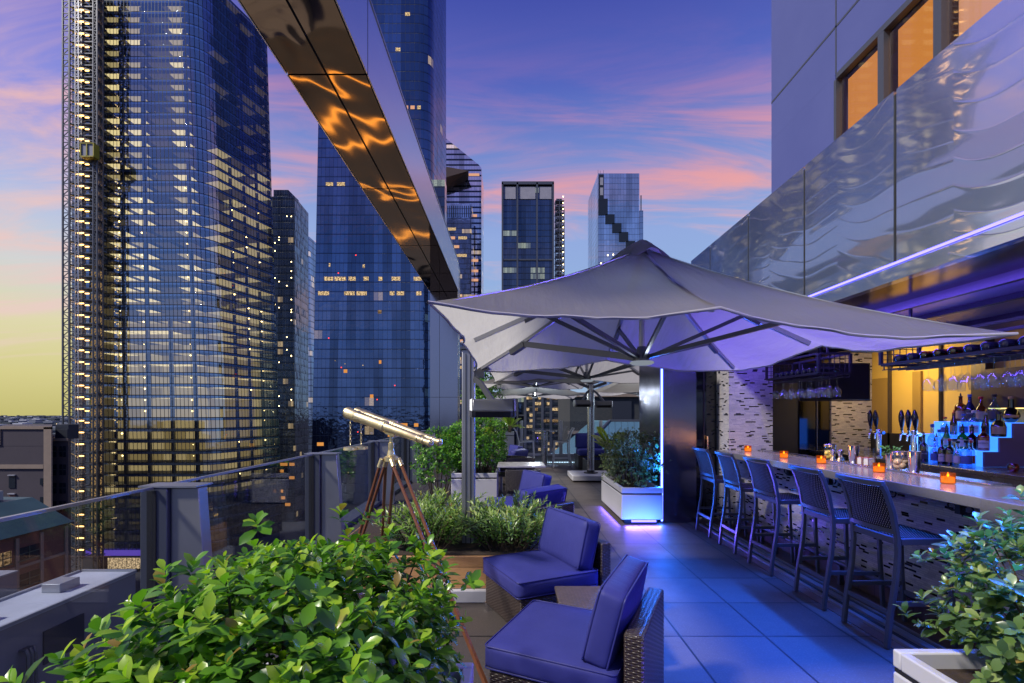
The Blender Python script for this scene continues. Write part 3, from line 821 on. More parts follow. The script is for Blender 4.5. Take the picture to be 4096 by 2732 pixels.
# dark three-bay tower
b = [(-5,330),(29.6,330),(29.6,362),(-5,362)]
t = tower('glass_tower', 'dark flat-topped tower of three framed bays with a hoist at its side', b, b, 156, M['glass_black'])
m = MB(); 
for x in (-5,5.2,18.6,29.6): m.box(x-.55,x+.55,328.9,330.4,GZ,158.5)
m.box(-5.5,30.1,328.9,363,157.2,159.2)
for z in (106,69,36,0): m.box(-4.4,29.,329.2,330.4,z-.5,z+.5)
m.build('frame', M['trim_grey'], t)
g2 = G('top_louvre'); cc = g2.mix(g2.noise(g2.obj(), .4, 3), (.25,.25,.33), (.42,.41,.48)); M['top_louvre'] = g2.fin(g2.pr(cc, .7))
for x0, x1 in ((-3.6,4.),(6.4,17.4),(19.8,28.4)):
    m = MB(); m.box(x0,x1,329.6,329.95,147.5,155.8); m.build('louvre', M['top_louvre'], t)
lamps(t, [(11.5,329.9,z) for z in (78,72,66,58,48,39,32,26)]+[(23,329.9,78),(22,329.9,64),(-1,329.9,70)], M['lit_office_dim'], (2.6,.8))
H2 = thing('construction_hoist', 'narrow scaffold hoist strung with white lamps beside the dark three-bay tower', 'hoist', (33.5,332,GZ))
mast(31.2,34.,330,333,GZ,146,3.,.22).build('mast', M['alu_dark'], H2); mast(35.4,37.2,330,333,GZ,141,3.,.22).build('mast', M['alu_dark'], H2)
for f in range(48):
    z = GZ+6+f*4.2
    m = MB(); m.box(31,37.3,330,336,z,z+.4); m.box(32,36,333,333.2,z+.4,z+2.8); m.build('landing', M['alu_dark'], H2)
    if z > 20:
        m = MB(); m.lathe([(0,-.45),(.45,0),(0,.45)], (36.4,329.4,z+2.6), 8); m.build('lamp', M['star_lamp'], H2)

# pale tower with the stepped dark terraces
t = thing('glass_tower', 'pale blue glass tower with dark stepped terraces cutting across its face', 'tower', (82,385,GZ))
X0, X1, Y0, Y1, ZT = 65.8, 96.5, 360., 407., 180.
b = [(X0,Y0),(X1,Y0),(X1,Y1),(X0,Y1)]; lofted('curtain_wall', M['glass_blue'], t, b, b, GZ, ZT, M['concrete_dark'])
b = [(X1,Y0-1),(X1+2.6,Y0-1),(X1+2.6,Y1),(X1,Y1)]; lofted('side_bay', M['glass_blue'], t, b, b, GZ, 152, M['concrete_dark'])
steps = [(66.0,69.8,152.,180.),(69.8,72.2,146,156),(72.2,76.4,143.,154.5),(76.4,78.6,139.,150.5)]
for k in range(6):
    x = 66.+k*5.1; zt2 = 156.-k*6.6 if k else 179.6
    m = MB(); m.box(x,min(x+6.9,X1-.3),359.55,359.95,148.-k*6.6+.8,zt2 if k else 161.); m.build('terrace', M['window_dark'], t)
m = MB(); m.box(66.3,70.,359.5,359.95,160.,179.); m.build('terrace', M['window_dark'], t)
m = MB()
for z in (163.5,171.): m.box(67.2,69.4,359.35,359.5,z,z+5.6)
m.build('bright_opening', M['top_louvre'], t)
m = MB(); m.bar([(65.9,361,180),(65.9,361,183)], .2); m.bar([(67.6,361,180),(67.6,361,182.5)], .2); m.bar([(70,361,180),(70,361,182.8)], .2); m.bar([(98,361,152),(98,361,164)], .7); m.build('roof_mast', M['alu_dark'], t)
lamps(t, [(x,359.9,z) for x, z in ((84.,130),(73,119),(77,119.5),(82,119.6),(68,113),(72,112.6),(69,109),(80,114))], M['star_lamp'], (.35,.35), 'ceiling_lamp')

# office block with a grid of lit windows beyond the far balustrade
t = thing('office_block', 'dark office block with a grid of warm lit windows behind the far glass balustrade', 'building', (23,312,GZ))
m = MB(); m.box(9.5,37.5,300,325,GZ,24); m.build('wall', M['concrete_dark'], t)
m = MB()
for x in (9.6,14.9,20.2,25.5,30.8,36.6): m.box(x-.8,x+.8,299.5,299.98,GZ,24.2)
m.build('pier', M['trim_grey'], t)
rr = random.Random(21)
for r in range(13):
    z = 14.5-r*3.55
    for c2 in range(5):
        for h in range(2):
            x = 11.2+c2*5.3+h*2.0; p = .46 if (c2 in (0,1,4) or r > 4) else .25
            m = MB(); m.box(x-.85,x+.85,299.72,299.98,z-.9,z+.9)
            w = rr.random(); m.build('window', M['lit_office' if w < p*.75 else 'lit_office_dim' if w < p else 'window_dark'], t)

# dark brick house and its standing-seam roof beyond the balustrade, on the right
t = thing('brick_building', 'dark brick building with a shuttered window beyond the far balustrade', 'building', (11,48,-14))
m = MB(); m.box(5.6,22,45,56,GZ,3.4); m.build('wall', M['brick_dark'], t)
m = MB(); m.box(5.4,22,44.75,44.98,-.35,-.05); m.box(5.4,22,44.7,44.98,3.1,3.5); m.build('stone_course', M['stone_band'], t)
m = MB(); m.box(9.5,11.3,44.85,44.98,.6,2.7); m.build('window', M['louvre'], t)
m = MB(); m.box(9.3,11.5,44.7,44.98,.4,.58); m.build('sill', M['stone_band'], t)
t = thing('hipped_roof', 'teal standing-seam metal roof sloping down in front of the dark brick wall', 'roof', (10,38,-4))
m = MB(); rg = [(8.4,40.5,.95),(20,40.5,.95)]; ev = [(3.6,35.5,-3.0),(20,33,-3.4)]
m.quad(ev[0],ev[1],rg[1],rg[0], uv=[(0,0),(16,0),(16,6),(4,6)])
m.quad((3.0,46,-3.0),ev[0],rg[0],(7.6,44.6,.93), uv=[(0,0),(10,0),(7,6),(1,6)])
m.build('seam_slope', M['seam_roof'], t)
m = MB(); m.bar([rg[0],rg[1]], .22); m.bar([ev[0],rg[0]], .2); m.bar([ev[0],ev[1]], .25); m.build('ridge_cap', M['alu_dark'], t)
m = MB(); m.box(4.2,20,36.5,44.5,-14,-3.9); m.build('wall', M['concrete_dark'], t)

# ------------------------------------------------------------------ low blocks at lower left
t = thing('brick_building', 'purple brick loft building with tan stone bands and a bricked-up window column', 'building', (-125,130,GZ))
m = MB(); m.prism([(-141,120),(-113.6,120),(-141,150),(-175,150)],GZ,-6.6); m.prism([(-127,119.97),(-113.6,119.97),(-141,149),(-155,149)],-6.6,-1.9); m.build('wall', M['brick_purple'], t)
m = MB(); m.box(-115.4,-113.5,119.7,120.05,GZ,-1.9); m.box(-127.2,-113.5,119.7,120.05,-2.4,-1.7); m.box(-141,-115.5,119.7,119.95,-12.2,-11.2); m.box(-141,-115.5,119.7,119.95,-36,-35)
m.box(-141,-127.2,119.7,120,-7.2,-6.4); m.box(-127.3,-126.2,119.7,119.95,-6.3,-2.5); m.build('stone_band', M['stone_band'], t)
for k in range(7):
    z = -15.5-k*4.6; m = MB(); m.box(-124.2,-122.6,119.86,119.97,z-1.5,z+1.5); m.build('window' if k in (0,2) else 'bricked_window', M['window_dark'] if k in (0,2) else M['brick_red'], t)
    m = MB(); m.box(-124.3,-122.5,119.6,119.97,z+1.55,z+1.8); m.build('lintel', M['site_panel'], t)
    m = MB(); m.box(-116.4,-115.6,119.8,119.97,z-.7,z+.9); m.build('slit_window', M['window_dark'], t)
t = thing('brick_building', 'grey brick annex with paired dark windows between the loft building and hoist', 'building', (-112,132,GZ))
m = MB(); m.prism([(-118.5,124),(-113.2,124),(-137,151),(-143,151)],GZ,-5.2); m.build('wall', M['brick_purple'], t)
m = MB(); m.box(-118.5,-113.15,123.7,123.99,-5.6,-4.9); m.build('cornice', M['stone_band'], t)
m = MB(); m.box(-118.4,-115,126,129,-5.2,-1.4); m.box(-117.,-114.,124.6,125.8,-5.2,-2.6); m.build('roof_plant', M['louvre'], t)
for r in range(9):
    for x in (-117.3,-116.5,-115.,-114.1):
        z = -8.2-r*4.7; m = MB(); m.box(x-.33,x+.33,123.85,123.97,z-1.4,z+1.3); w = m.build('window', M['window_dark'], t)
        m = MB(); m.box(x-.33,x+.33,123.78,123.84,z-.06,z+.06); m.build('glazing_bar', M['window_frame'], w)
t = thing('copper_roof_building', 'reddish stone building with a green copper roof below the glass rail', 'building', (-76,66,GZ))
m = MB(); m.box(-90,-70,48,76.6,GZ,-15.8); m.build('wall', M['brick_red'], t)
m = MB(); m.quad((-69.4,46,-15.7),(-69.4,77,-15.7),(-76,77,-11.8),(-76,46,-11.8)); m.quad((-76,46,-11.8),(-76,77,-11.8),(-92,77,-11.6),(-92,46,-11.6)); m.quad((-69.4,77,-15.7),(-69.4,77.,-16.),(-76,77,-16),(-76,77,-11.8)); m.build('copper_roof', M['copper_roof'], t)
m = MB(); m.box(-82,-77.5,66,74,-11.7,-10.3); m.box(-81,-78,69,72.5,-10.3,-9.6); m.build('roof_plant', M['duct'], t)
m = MB()
for y in (60.,64.6,68.6,72.2,76.2): m.box(-70,-69.8,y-.25,y+.25,-36,-16.2)
for z in (-20.4,-24.4,-28.4): m.box(-70,-69.85,48,76.6,z-.2,z+.2)
m.build('stone_band', M['stone_band'], t)
for r, z in enumerate((-18.6,-22.4,-26.4)):
    for y, w in ((50.5,.8),(53.,.8),(55.4,.8),(58,.8),(61.6,.9),(63.4,.6),(66.6,1.2),(70.3,1.6)):
        m = MB(); m.box(-69.94,-69.86,y-w,y+w,z-.9,z+.9); wn = m.build('window', M['window_dark'] if rnd.random() < .82 else M['lit_office_dim'], t)
        m = MB(); m.box(-69.85,-69.78,y-.06,y+.06,z-.9,z+.9); m.box(-69.85,-69.78,y-w,y+w,z-.05,z+.05); m.box(-69.85,-69.76,y-w-.1,y+w+.1,z-1.05,z-.9); m.build('window_frame', M['green_frame'], wn)
m = MB(); m.box(-69.94,-69.86,66.2,70.4,-33.5,-29.); wn = m.build('atrium_window', M['window_dark'], t)
m = MB()
for k in range(6): m.box(-69.85,-69.76,66.2+k*.82,66.32+k*.82,-33.5,-29.)
for k in range(5): m.box(-69.85,-69.76,66.2,70.4,-33.5+k*1.1,-33.38+k*1.1)
m.build('window_frame', M['green_frame'], wn)
# long grey rooftop box
t = thing('rooftop_block', 'long grey rooftop block with pale flat roof and a dark louvre', 'building', (-24.2,24,-16))
m = MB(); m.box(-25.9,-22.6,10,29.2,-20,-8.05); m.build('wall', M['grey_block'], t)
m = MB(); m.box(-25.95,-22.55,9.9,29.25,-8.05,-7.98); m.build('roof', M['roof_membrane'], t)
m = MB(); m.box(-22.63,-22.5,9.9,29.3,-8.0,-7.86); m.box(-26.,-25.87,9.9,29.3,-8.0,-7.86); m.box(-26,-22.5,29.17,29.3,-8,-7.86); m.build('coping', M['duct'], t)
m = MB(); m.box(-22.6,-22.52,23.4,25.6,-10.6,-9.0); m.build('louvre', M['louvre'], t)
for k in range(3):
    m = MB(); m.tube([(-22.75,22.3+k*.18,-9.4),(-22.3,22.3+k*.18,-9.35),(-22.2,22.3+k*.18,-9.6),(-22.2,22.3+k*.18,-13)], .08, 8); m.build('pipe', M['alu_dark'], t, smooth=40)
t = thing('rooftop_block', 'small grey bulkhead with a slot vent at the far left roof', 'building', (-33,28,-16))
m = MB(); m.box(-36,-31.6,26,31,-20,-8.6); m.build('wall', M['grey_block'], t)
m = MB(); m.box(-36.05,-31.55,25.95,31.05,-8.6,-8.5); m.build('coping', M['duct'], t)
m = MB(); m.box(-32.5,-31.8,25.9,25.99,-10.6,-10.1); m.build('slot_vent', M['louvre'], t)
m = MB(); m.box(-60,-9,6,31.5,-17,-16.); o = m.build('lower_roof', M['old_roof']); tag(o, 'pale lower roof spread out under the ducts and grey blocks', 'roof')
t = thing('roof_duct', 'curved pale ventilation duct lying on the lower roof behind the hedge', 'duct', (-17,19,-16))
m = MB(); pts = [(-17.2,30,-14.6),(-17.2,23,-14.6),(-17.4,21.2,-14.7),(-18.2,19.8,-14.8),(-19.8,19.2,-14.8)]; m.bar(pts, 1.6, 1.4); m.build('duct_run', M['duct'], t, bevel=.08)
m = MB()
for k in range(7): m.box(-18.05,-16.35,23.4+k,23.5+k,-15.35,-13.85)
m.build('flange', M['alu'], t)
m = MB(); m.box(-19,-15.6,28,31,-16,-12.6); m.build('fan_box', M['duct'], t, bevel=.1)
t = thing('roof_duct', 'straight pale ventilation box beside the curved duct on the lower roof', 'duct', (-14,17,-16))
m = MB(); m.box(-15.4,-12.6,14,30,-16,-14.6); m.build('duct_run', M['duct'], t, bevel=.06)
m = MB()
for k in range(9): m.box(-15.45,-12.55,14.5+k*1.7,14.6+k*1.7,-16,-14.52)
m.build('flange', M['alu'], t)
for k, (x, y, w, h, lab) in enumerate(((-29.5,24.,.9,1.1,'squat square roof vent beside the long grey rooftop block'),(-30.2,20.5,.5,1.5,'thin capped roof vent near the left edge of the lower roof'),(-20.5,27.5,.7,.9,'low roof vent between the grey block and the curved duct'))):
    t = thing('roof_vent', lab, 'roof vent', (x,y,-16), 'vents on the lower roof')
    m = MB(); m.box(x-w*.4,x+w*.4,y-w*.4,y+w*.4,-16,-16+h); m.build('stack', M['duct'], t); m = MB(); m.box(x-w*.6,x+w*.6,y-w*.6,y+w*.6,-16+h+.01,-16+h+.2); m.build('cap', M['alu_dark'], t)
for k in range(4):
    y = 12.5+k*4.4; m = MB(); m.box(-24.9,-23.9,y,y+1.2,-7.979,-7.5); o = m.build('roof_hatch', M['duct'], None, bevel=.03); tag(o, ['flat roof hatch nearest the lens on the long grey block','second flat hatch along the long grey roof','third flat hatch along the long grey roof','flat roof hatch at the far end of the long grey block'][k], 'roof hatch', 'hatches on the long grey roof')
# unseen block added for its glowing bars, mirrored as streaks in the bronze beam
t = thing('streak_block', 'unseen block below the terrace with amber bars added for the beam reflection', 'building', (-34,105,GZ))
m = MB(); m.box(-66,-20,56,200,GZ,-50.5); m.build('wall', M['concrete_dark'], t)
for k, y in enumerate((68,98,106,128,84,160)):
    m = MB(); m.box(-56,-24,y,y+(.9 if k in (1,2) else .55),-50.5,-50.1); m.build('streak_bar', M['streak_glow'], t)
# ------------------------------------------------------------------ deck
m = MB(); m.box(-2.5,2.6,-2,15.55,-.3,0); structure(m.build('deck', M['pavers']))
m = MB(); m.box(2.602,6.2,-2,8.6,-.3,.002); structure(m.build('bar_floor', M['bar_tiles']))
m = MB(); m.box(2.602,9.5,8.602,15.55,-.3,-.001); structure(m.build('side_deck', M['pavers']))
t = thing('hotel_podium', 'plain dark hotel podium carrying the roof terrace', 'building', (3,7,GZ))
m = MB(); m.box(-2.62,9.6,-2.2,15.75,GZ,-.31); m.build('wall', M['concrete_dark'], t)
# door track sunk along the bar
t = thing('floor_track', 'grooved aluminium floor track running past the feet of the bar stools', 'floor track', (2.8,3,0))
m = MB(); m.box(2.70,2.735,-1,6.9,.003,.022); m.box(2.80,2.86,-1,6.9,.003,.026); m.box(2.90,2.925,-1,6.9,.003,.022); m.build('rail', M['alu'], t)
m = MB(); m.box(2.735,2.80,-1,6.9,.003,.008); m.box(2.86,2.90,-1,6.9,.003,.008); m.build('groove', M['black_gap'], t)

# ------------------------------------------------------------------ glass balustrades
t = thing('glass_balustrade', 'glass balustrade with tapered grey metal fins along the street side', 'balustrade', (-2.3,6,0))
posts = [3.3,5.9,8.5,11.1,13.55]; ys = [.6]+posts
for y in posts:
    m = MB(); m.box(-2.47,-2.29,y-.07,y+.10,-.25,1.10); p = m.build('post', M['trim_grey'], t, bevel=.006)
    m = MB(); m.box(-2.478,-2.472,y-.03,y+.05,-.2,1.08); m.box(-2.42,-2.36,y-.078,y-.071,-.2,1.08); m.build('channel', M['black_gap'], p)
    m = MB(); m.add([(-2.285,y-.04,1.095),(-2.10,y-.04,1.095),(-2.02,y-.04,0),(-2.285,y-.04,0),(-2.285,y+.06,1.095),(-2.10,y+.06,1.095),(-2.02,y+.06,0),(-2.285,y+.06,0)],
        [(3,2,1,0),(4,5,6,7),(0,1,5,4),(1,2,6,5),(2,3,7,6),(3,0,4,7)]); m.build('fin', M['post_alu'], p, bevel=.006)
    m = MB(); m.box(-2.48,-2.09,y-.075,y+.105,1.101,1.112); m.build('cap', M['alu'], p)
for a, b in zip(ys[:-1], ys[1:]):
    m = MB(); m.box(-2.39,-2.378,a+.12,b-.08,.05,1.09); gp = m.build('glass_panel', M['rail_glass'], t)
    m = MB(); m.box(-2.398,-2.37,a+.12,b-.08,1.091,1.108); m.build('top_edge', M['alu'], gp)
m = MB(); m.box(-2.5,-2.26,-2,15.5,.004,.06); m.build('base_rail', M['trim_grey'], t)
t = thing('glass_balustrade', 'clear glass balustrade with slim posts and white lights at its foot across the far end', 'balustrade', (2,15.4,0))
for x in (-.85,.39,1.64,2.90,4.2,5.5):
    m = MB(); m.box(x-.035,x+.035,15.32,15.42,0,1.36); m.box(x-.07,x-.045,15.3,15.33,.25,1.34); m.build('post', M['alu'], t)
for x in (-.85,.39,1.64,2.90,4.2):
    m = MB(); m.box(x+.05,x+1.2,15.37,15.38,.32,1.33); m.build('glass_panel', M['rail_glass'], t)
m = MB(); m.box(-1.3,6,15.3,15.5,.004,.24); m.build('kerb', M['grey_block'], t); m = MB(); m.box(-1.3,6,15.3,15.44,.245,.30); m.build('base_rail', M['alu'], t)
for k in range(46):
    m = MB(); m.box(.62+k*.052,.645+k*.052,15.27,15.295,.03,.055); m.build('led_dot', M['led_white'], t)

# ------------------------------------------------------------------ steel beam on its column
t = thing('steel_beam', 'long boxed steel beam with bronze mirror underside slanting overhead to its column', 'beam', (-1.9,7,5.1))
x0, x1, xm = -2.3, -1.48, -1.89; segs = [1.2,2.4,5.0,7.55,10.1,12.1,13.9]
for a, b in zip(segs[:-1], segs[1:]):
    for u, v in ((x0,xm),(xm,x1)):
        m = MB(); m.box(u+.012,v-.012,a+.012,b-.012,5.10,5.115); m.build('soffit_panel', M['bronze_mirror'], t)
for a, b in ((1.2,5.0),(5.0,13.9)):
    m = MB(); m.box(x1,x1+.012,a+.01,b-.01,5.102,5.92); m.build('side_panel', M['beam_side'], t)
    m = MB(); m.box(x0-.012,x0,a+.01,b-.01,5.102,5.92); m.build('side_panel', M['beam_side'], t)
m = MB(); m.box(x0+.003,x1-.003,1.21,13.9,5.118,5.90); m.build('core', M['black_gap'], t)
m = MB(); m.box(x0-.02,x1+.02,1.2,13.9,5.921,5.95); m.build('top_cap', M['alu'], t)
t = thing('steel_column', 'square polished steel column under the low end of the beam', 'column', (-1.9,14.2,0))
for z0, z1 in ((0,2.05),(2.06,5.09),(5.1,5.95)):
    m = MB(); m.box(-2.3,-2.03,13.95,14.6,z0,z1); m.box(-2.018,-1.5,13.93,14.6,z0,z1); m.build('cladding', M['column_steel'], t)
m = MB(); m.box(-2.28,-1.52,13.97,14.58,0,5.9); m.build('core', M['black_gap'], t)

# ------------------------------------------------------------------ hotel wall with lit windows
t = thing('hotel_facade', 'violet-grey concrete hotel wall with a row of amber-lit windows', 'building', (8,3,3))
XW, YE, ZW = 4.2, 7.76, 5.95
m = MB(); m.box(XW,12,-3,YE,5.96,30); m.box(XW,12,6.24,YE,2.75,5.959); m.box(XW,12,-3,6.239,2.75,4.2); m.build('wall', M['hotel_wall'], t)
m = MB(); m.box(XW-.004,XW-.001,-3,YE,6.56,6.59); m.box(XW-.004,XW-.001,6.21,6.235,5.97,30); m.box(XW-.004,XW-.001,-3,YE,10.6,10.63); m.build('reveal_joint', M['trim_grey'], t)
ed = [6.24,5.45,4.73,3.95,3.15,2.3]
m = MB(); m.box(5.6,5.65,-2,6.3,4.1,6.); m.build('lit_room', M['warm_window'], t)
for a, b in zip(ed[1:], ed[:-1]):
    w = None
    m = MB(); m.box(XW+.03,XW+.036,a+.06,b-.06,4.2,ZW-.07); w = m.build('window', M['window_glass'], t)
    m = MB(); m.box(XW-.02,XW+.06,a-.045,a+.045,4.2,ZW-.072); m.box(XW-.02,XW+.06,a-.045,b-.046,ZW-.07,ZW); 
    if b == ed[0]: m.box(XW-.02,XW+.06,b-.045,b-.001,4.2,ZW-.072)
    m.build('frame', M['trim_grey'], w)
    m = MB(); m.box(XW+.09,XW+.11,a+.05,b-.11,4.2,ZW-.12); m.build('blind', M['warm_window'] if b != ed[2] else M['pink_window'], w)
m = MB(); m.box(XW+.14,XW+.43,-2.,6.24,5.93,5.958); m.build('reveal', M['trim_grey'], t)

# ------------------------------------------------------------------ fascia with the violet tube, soffit and bar ceiling
t = thing('steel_fascia', 'rippled stainless steel fascia of tall panels above the bar with a violet light tube', 'fascia', (2.9,4,2.6))
sy = [7.75,7.0,5.88,4.76,3.64,2.52,1.4,.28,-1.]
for a, b in zip(sy[1:], sy[:-1]):
    m = MB(); nx = 2
    m.box(2.90,2.935,a+.014,b-.014,2.735,4.03); m.build('panel', M['fascia_steel'], t)
m = MB(); m.box(2.906,2.91,-1,7.74,2.72,4.0); m.build('joint_backing', M['black_gap'], t)
m = MB(); m.box(2.96,4.19,-1,7.74,2.75,4.0); m.build('core', M['trim_grey'], t)
m = MB(); m.box(2.87,2.95,-1,7.75,2.588,2.70); m.build('lower_band', M['fascia_steel'], t)
m = MB(); m.tube([(2.86,-1,2.712),(2.86,7.7,2.712)], .010, 8); m.build('light_tube', M['led_violet'], t)
m = MB(); m.box(2.95,3.5,-1,7.75,2.590,2.62); m.build('soffit', M['soffit_bronze'], t)
t = thing('bar_ceiling', 'violet-lit folded ceiling with dark tracks over the bar', 'ceiling', (4.6,4,2.6))
m = MB(); m.box(3.55,5.0,-1,7.75,2.60,2.64); m.box(5.06,6.3,-1,8.2,2.60,2.64); m.build('panel', M['ceiling_purple'], t)
m = MB(); m.box(3.5,3.55,-1,7.75,2.52,2.63); m.box(5.0,5.06,-1,7.75,2.53,2.63); m.box(4.2,4.25,-1,7.75,2.55,2.599); m.build('track', M['black_metal'], t)
t = thing('bar_roof', 'dark flat roof slab hidden above the bar ceiling', 'roof', (4.6,6,2.7))
m = MB(); m.box(4.25,9.4,7.77,8.6,2.66,2.9); m.box(4.25,6.4,-1,7.76,2.66,2.74); m.build('slab', M['concrete_dark'], t)

# steel pillar with the blue light strip on its edge
t = thing('steel_pillar', 'dark mirror-steel pillar with a vertical blue light strip on its edge', 'pillar', (2.45,7.6,0))
m = MB(); m.box(2.235,2.72,7.05,7.09,.0,2.588); m.build('front_panel', M['pillar_steel'], t)
m = MB(); m.box(2.21,2.232,7.10,8.25,.0,2.588); m.build('side_panel', M['pillar_steel'], t)
m = MB(); m.box(2.24,2.715,7.1,8.24,.0,2.58); m.build('core', M['black_gap'], t)
m = MB(); m.tube([(2.222,7.065,.02),(2.222,7.065,2.58)], .012, 8); m.build('light_strip', M['led_blue'], t)

# ------------------------------------------------------------------ lamps: the light the tubes give off, and added fill lights
def area(name, loc, size, energy, color, direc, spread=None):
    l = bpy.data.lights.new(name, 'AREA'); l.shape = 'RECTANGLE'; l.size, l.size_y = size; l.energy = energy; l.color = color
    o = bpy.data.objects.new(name, l); COL.objects.link(o); o.location = loc
    o.rotation_euler = Vector(direc).to_track_quat('-Z', 'Y').to_euler()
    if spread: l.spread = R(spread)
    return o
BLUE, VIOLET = (.012,.16,1.), (.16,.09,1.)
area('fascia_tube_light', (2.83,3.2,2.70), (8.8,.05), 70, VIOLET, (-1,0,-.35), 100)
area('floor_blue_fill', (2.93,1.9,2.57), (5.4,.05), 215, (.012,.12,1.), (-.42,.0,-1), 58)  # added blue light aimed at the floor; no tube stands here
area('planter_edge_light', (1.70,1.6,.08), (1.1,.05), 14, VIOLET, (-1,0,-.2))
area('bar_tube_light', (3.3,4.2,2.57), (5.,.06), 60, VIOLET, (.35,0,-1))
area('bar_cove_light', (3.58,4.0,2.46), (6.,.05), 26, (.13,.08,1.), (.8,0,.42))
area('pillar_strip_light', (2.19,7.0,1.3), (.05,2.5), 70, BLUE, (-.7,-.7,0))
area('bar_wall_fill', (5.3,6.9,2.56), (.5,1.2), 40, (1.,.72,.28), (.7,.1,-1))  # added warm light for the yellow wall, without a fixture

# ------------------------------------------------------------------ parasols
emit('hub_glow', (.75,.85,1.), .3)  # glow added to the pale hub discs
plain('strut_alu', (.09,.095,.115), .35, .5)
def parasol(label, cx, cy, s, zc, zm, zpk, zhub, detail=True, watts=22.):
    """zc: corner heights (near-left, near-right, far-right, far-left); zm: edge middles (near, right, far, left)"""
    t = thing('parasol', label, 'parasol', (cx,cy,zhub), 'square grey parasols over the lounge')
    h = s/2
    tips = [(-h,-h,zc[0]),(0,-h*.985,zm[0]),(h,-h,zc[1]),(h*.985,0,zm[1]),(h,h,zc[2]),(0,h*.985,zm[2]),(-h,h,zc[3]),(-h*.985,0,zm[3])]
    tips = [Vector((x+cx,y+cy,z)) for x,y,z in tips]; pk = Vector((cx,cy,zpk))
    def rib(i, q):
        p = pk.lerp(tips[i], q); dz = (zpk-tips[i].z); p.z -= dz*.30*q*(1-q); return p
    NT, NS = 20, 16; m = MB(); idx = {}
    for i in range(8):
        j = (i+1)%8
        for a in range(NT+1):
            q = .03+.97*a/NT
            for b in range(NS):
                w = b/NS; p = rib(i,q).lerp(rib(j,q), w); bow = 4*w*(1-w)
                mid = (pk-p); mid.z = 0
                p += mid*(.055*bow*q*q); p.z -= .045*bow*q*s/2.5; p.z += .0035*math.sin(w*PI*10+i)*max(0.,1-abs(q-.97)*4)*bow+.004*math.sin((w-.5)*26+q*5)*max(0,.5-abs(q-.55))*bow
                p.z += .007*math.sin(q*9+w*11+i)*bow*q
                idx[(i,a,b)] = len(m.v); m.v.append(tuple(p))
    def ID(i,a,b): return idx[(i,a,b)] if b < NS else idx[((i+1)%8,a,0)]
    for i in range(8):
        for a in range(NT):
            for b in range(NS):
                m.f.append([ID(i,a,b),ID(i,a+1,b),ID(i,a+1,b+1),ID(i,a,b+1)]); m.mi.append(0)
    can = m.build('canopy', M['canopy'], t, smooth=60)
    hem = MB(); ring = [Vector(m.v[ID(i,NT,b)]) for i in range(8) for b in range(NS)]; ring.append(ring[0])
    hem.tube(ring, .007, 6, cap=False); hem.build('hem', M['canopy_hem'], can, smooth=60)
    if detail:                                                        # loose vent flap on the peak
        cp = MB(); K = 32; prof = [(.0,.075),(.06,.07),(.13,.045),(.20,.0)]
        for r, dz in prof:
            for k in range(K):
                a = 2*PI*k/K; rr2 = r*(1+.12*math.cos(4*a)) ; wob = .016*math.sin(8*a+1)*(r/.2)**2+.018*math.sin(3*a)*(r/.2)**2
                cp.v.append((cx+rr2*math.cos(a)*s/2.5, cy+rr2*math.sin(a)*s/2.5, zpk-.025+dz*s/2.5+wob-(r/.2)*.085))
        for i in range(len(prof)-1):
            for k in range(K): cp.f.append([i*K+k,i*K+(k+1)%K,(i+1)*K+(k+1)%K,(i+1)*K+k]); cp.mi.append(0)
        cp.build('vent_flap', M['canopy'], t, smooth=80)
    hub = Vector((cx,cy,zhub)); k = s/2.5
    m = MB(); m.lathe([(.03*k,.10*k),(.045*k,.05*k),(.05*k,.02*k),(.05*k,0)], hub, 16); m.build('hub', M['alu_dark'], t, smooth=40)
    m = MB(); m.lathe([(.075*k,0),(.082*k,-.012*k),(.06*k,-.024*k),(0,-.026*k)], hub, 24); m.build('hub_disc', M['hub_glow'], t, smooth=40)
    if watts > 0:
     l = bpy.data.lights.new('hub_fill_light', 'POINT'); l.energy = watts if not detail else 8.; l.color = (.80,.90,1.); l.shadow_soft_size = .07*k  # added point light brightening canopy and terrace from the hub
     o = bpy.data.objects.new('hub_fill_light', l); COL.objects.link(o); o.location = hub-Vector((0,0,.11*k))
    for i in range(8):
        m = MB(); q0 = .05; pts = [rib(i,q)-Vector((0,0,.022*k)) for q in (q0,.35,.65,.93)]
        m.bar(pts, .024*k, .03*k); rb = m.build('rib', M['alu'], t)
        q = .56 if i%2 else .62; e = rib(i,q)-Vector((0,0,.045*k)); dd = (e-hub); dd.z = 0; dd.normalize()
        thick = .030*k if i != 6 else .055*k
        m = MB(); m.bar([hub+dd*.05*k+Vector((0,0,.03*k)), e], thick*.7, thick*.85); m.bar([e, e+(rib(i,q+.09)-rib(i,q))], thick*.9, thick*.8); m.build('strut', M['strut_alu'] if i != 6 else M['alu_dark'], rb)
    m = MB(); m.tube([hub+Vector((0,0,.05)), pk-Vector((0,0,.05))], .02*k, 10); m.build('centre_tube', M['alu'], t, smooth=40)
    return t
p1 = parasol('large near parasol with sagging grey canopy reaching from the post over the stools', .91, 3.33, 2.52, (2.075,1.94,2.005,2.0), (2.055,2.065,2.10,2.09), 2.745, 1.955)
p2 = parasol('second parasol right behind the near one, reaching toward the lit pillar', 1.54, 9.65, 4.0, (2.40,2.42,2.34,2.33), (2.46,2.46,2.46,2.46), 3.25, 2.26, False, 0.)
p3 = parasol('third parasol back, lower edge just left of the double heater pole', .68, 12.6, 2.8, (2.30,2.32,2.30,2.3), (2.38,2.38,2.38,2.38), 2.95, 2.265, False, 7.)
p4 = parasol('farthest parasol over the high table by the end balustrade', .78, 15.3, 2.9, (2.12,2.12,2.10,2.10), (2.2,2.2,2.2,2.2), 2.75, 2.10, False, 55.)
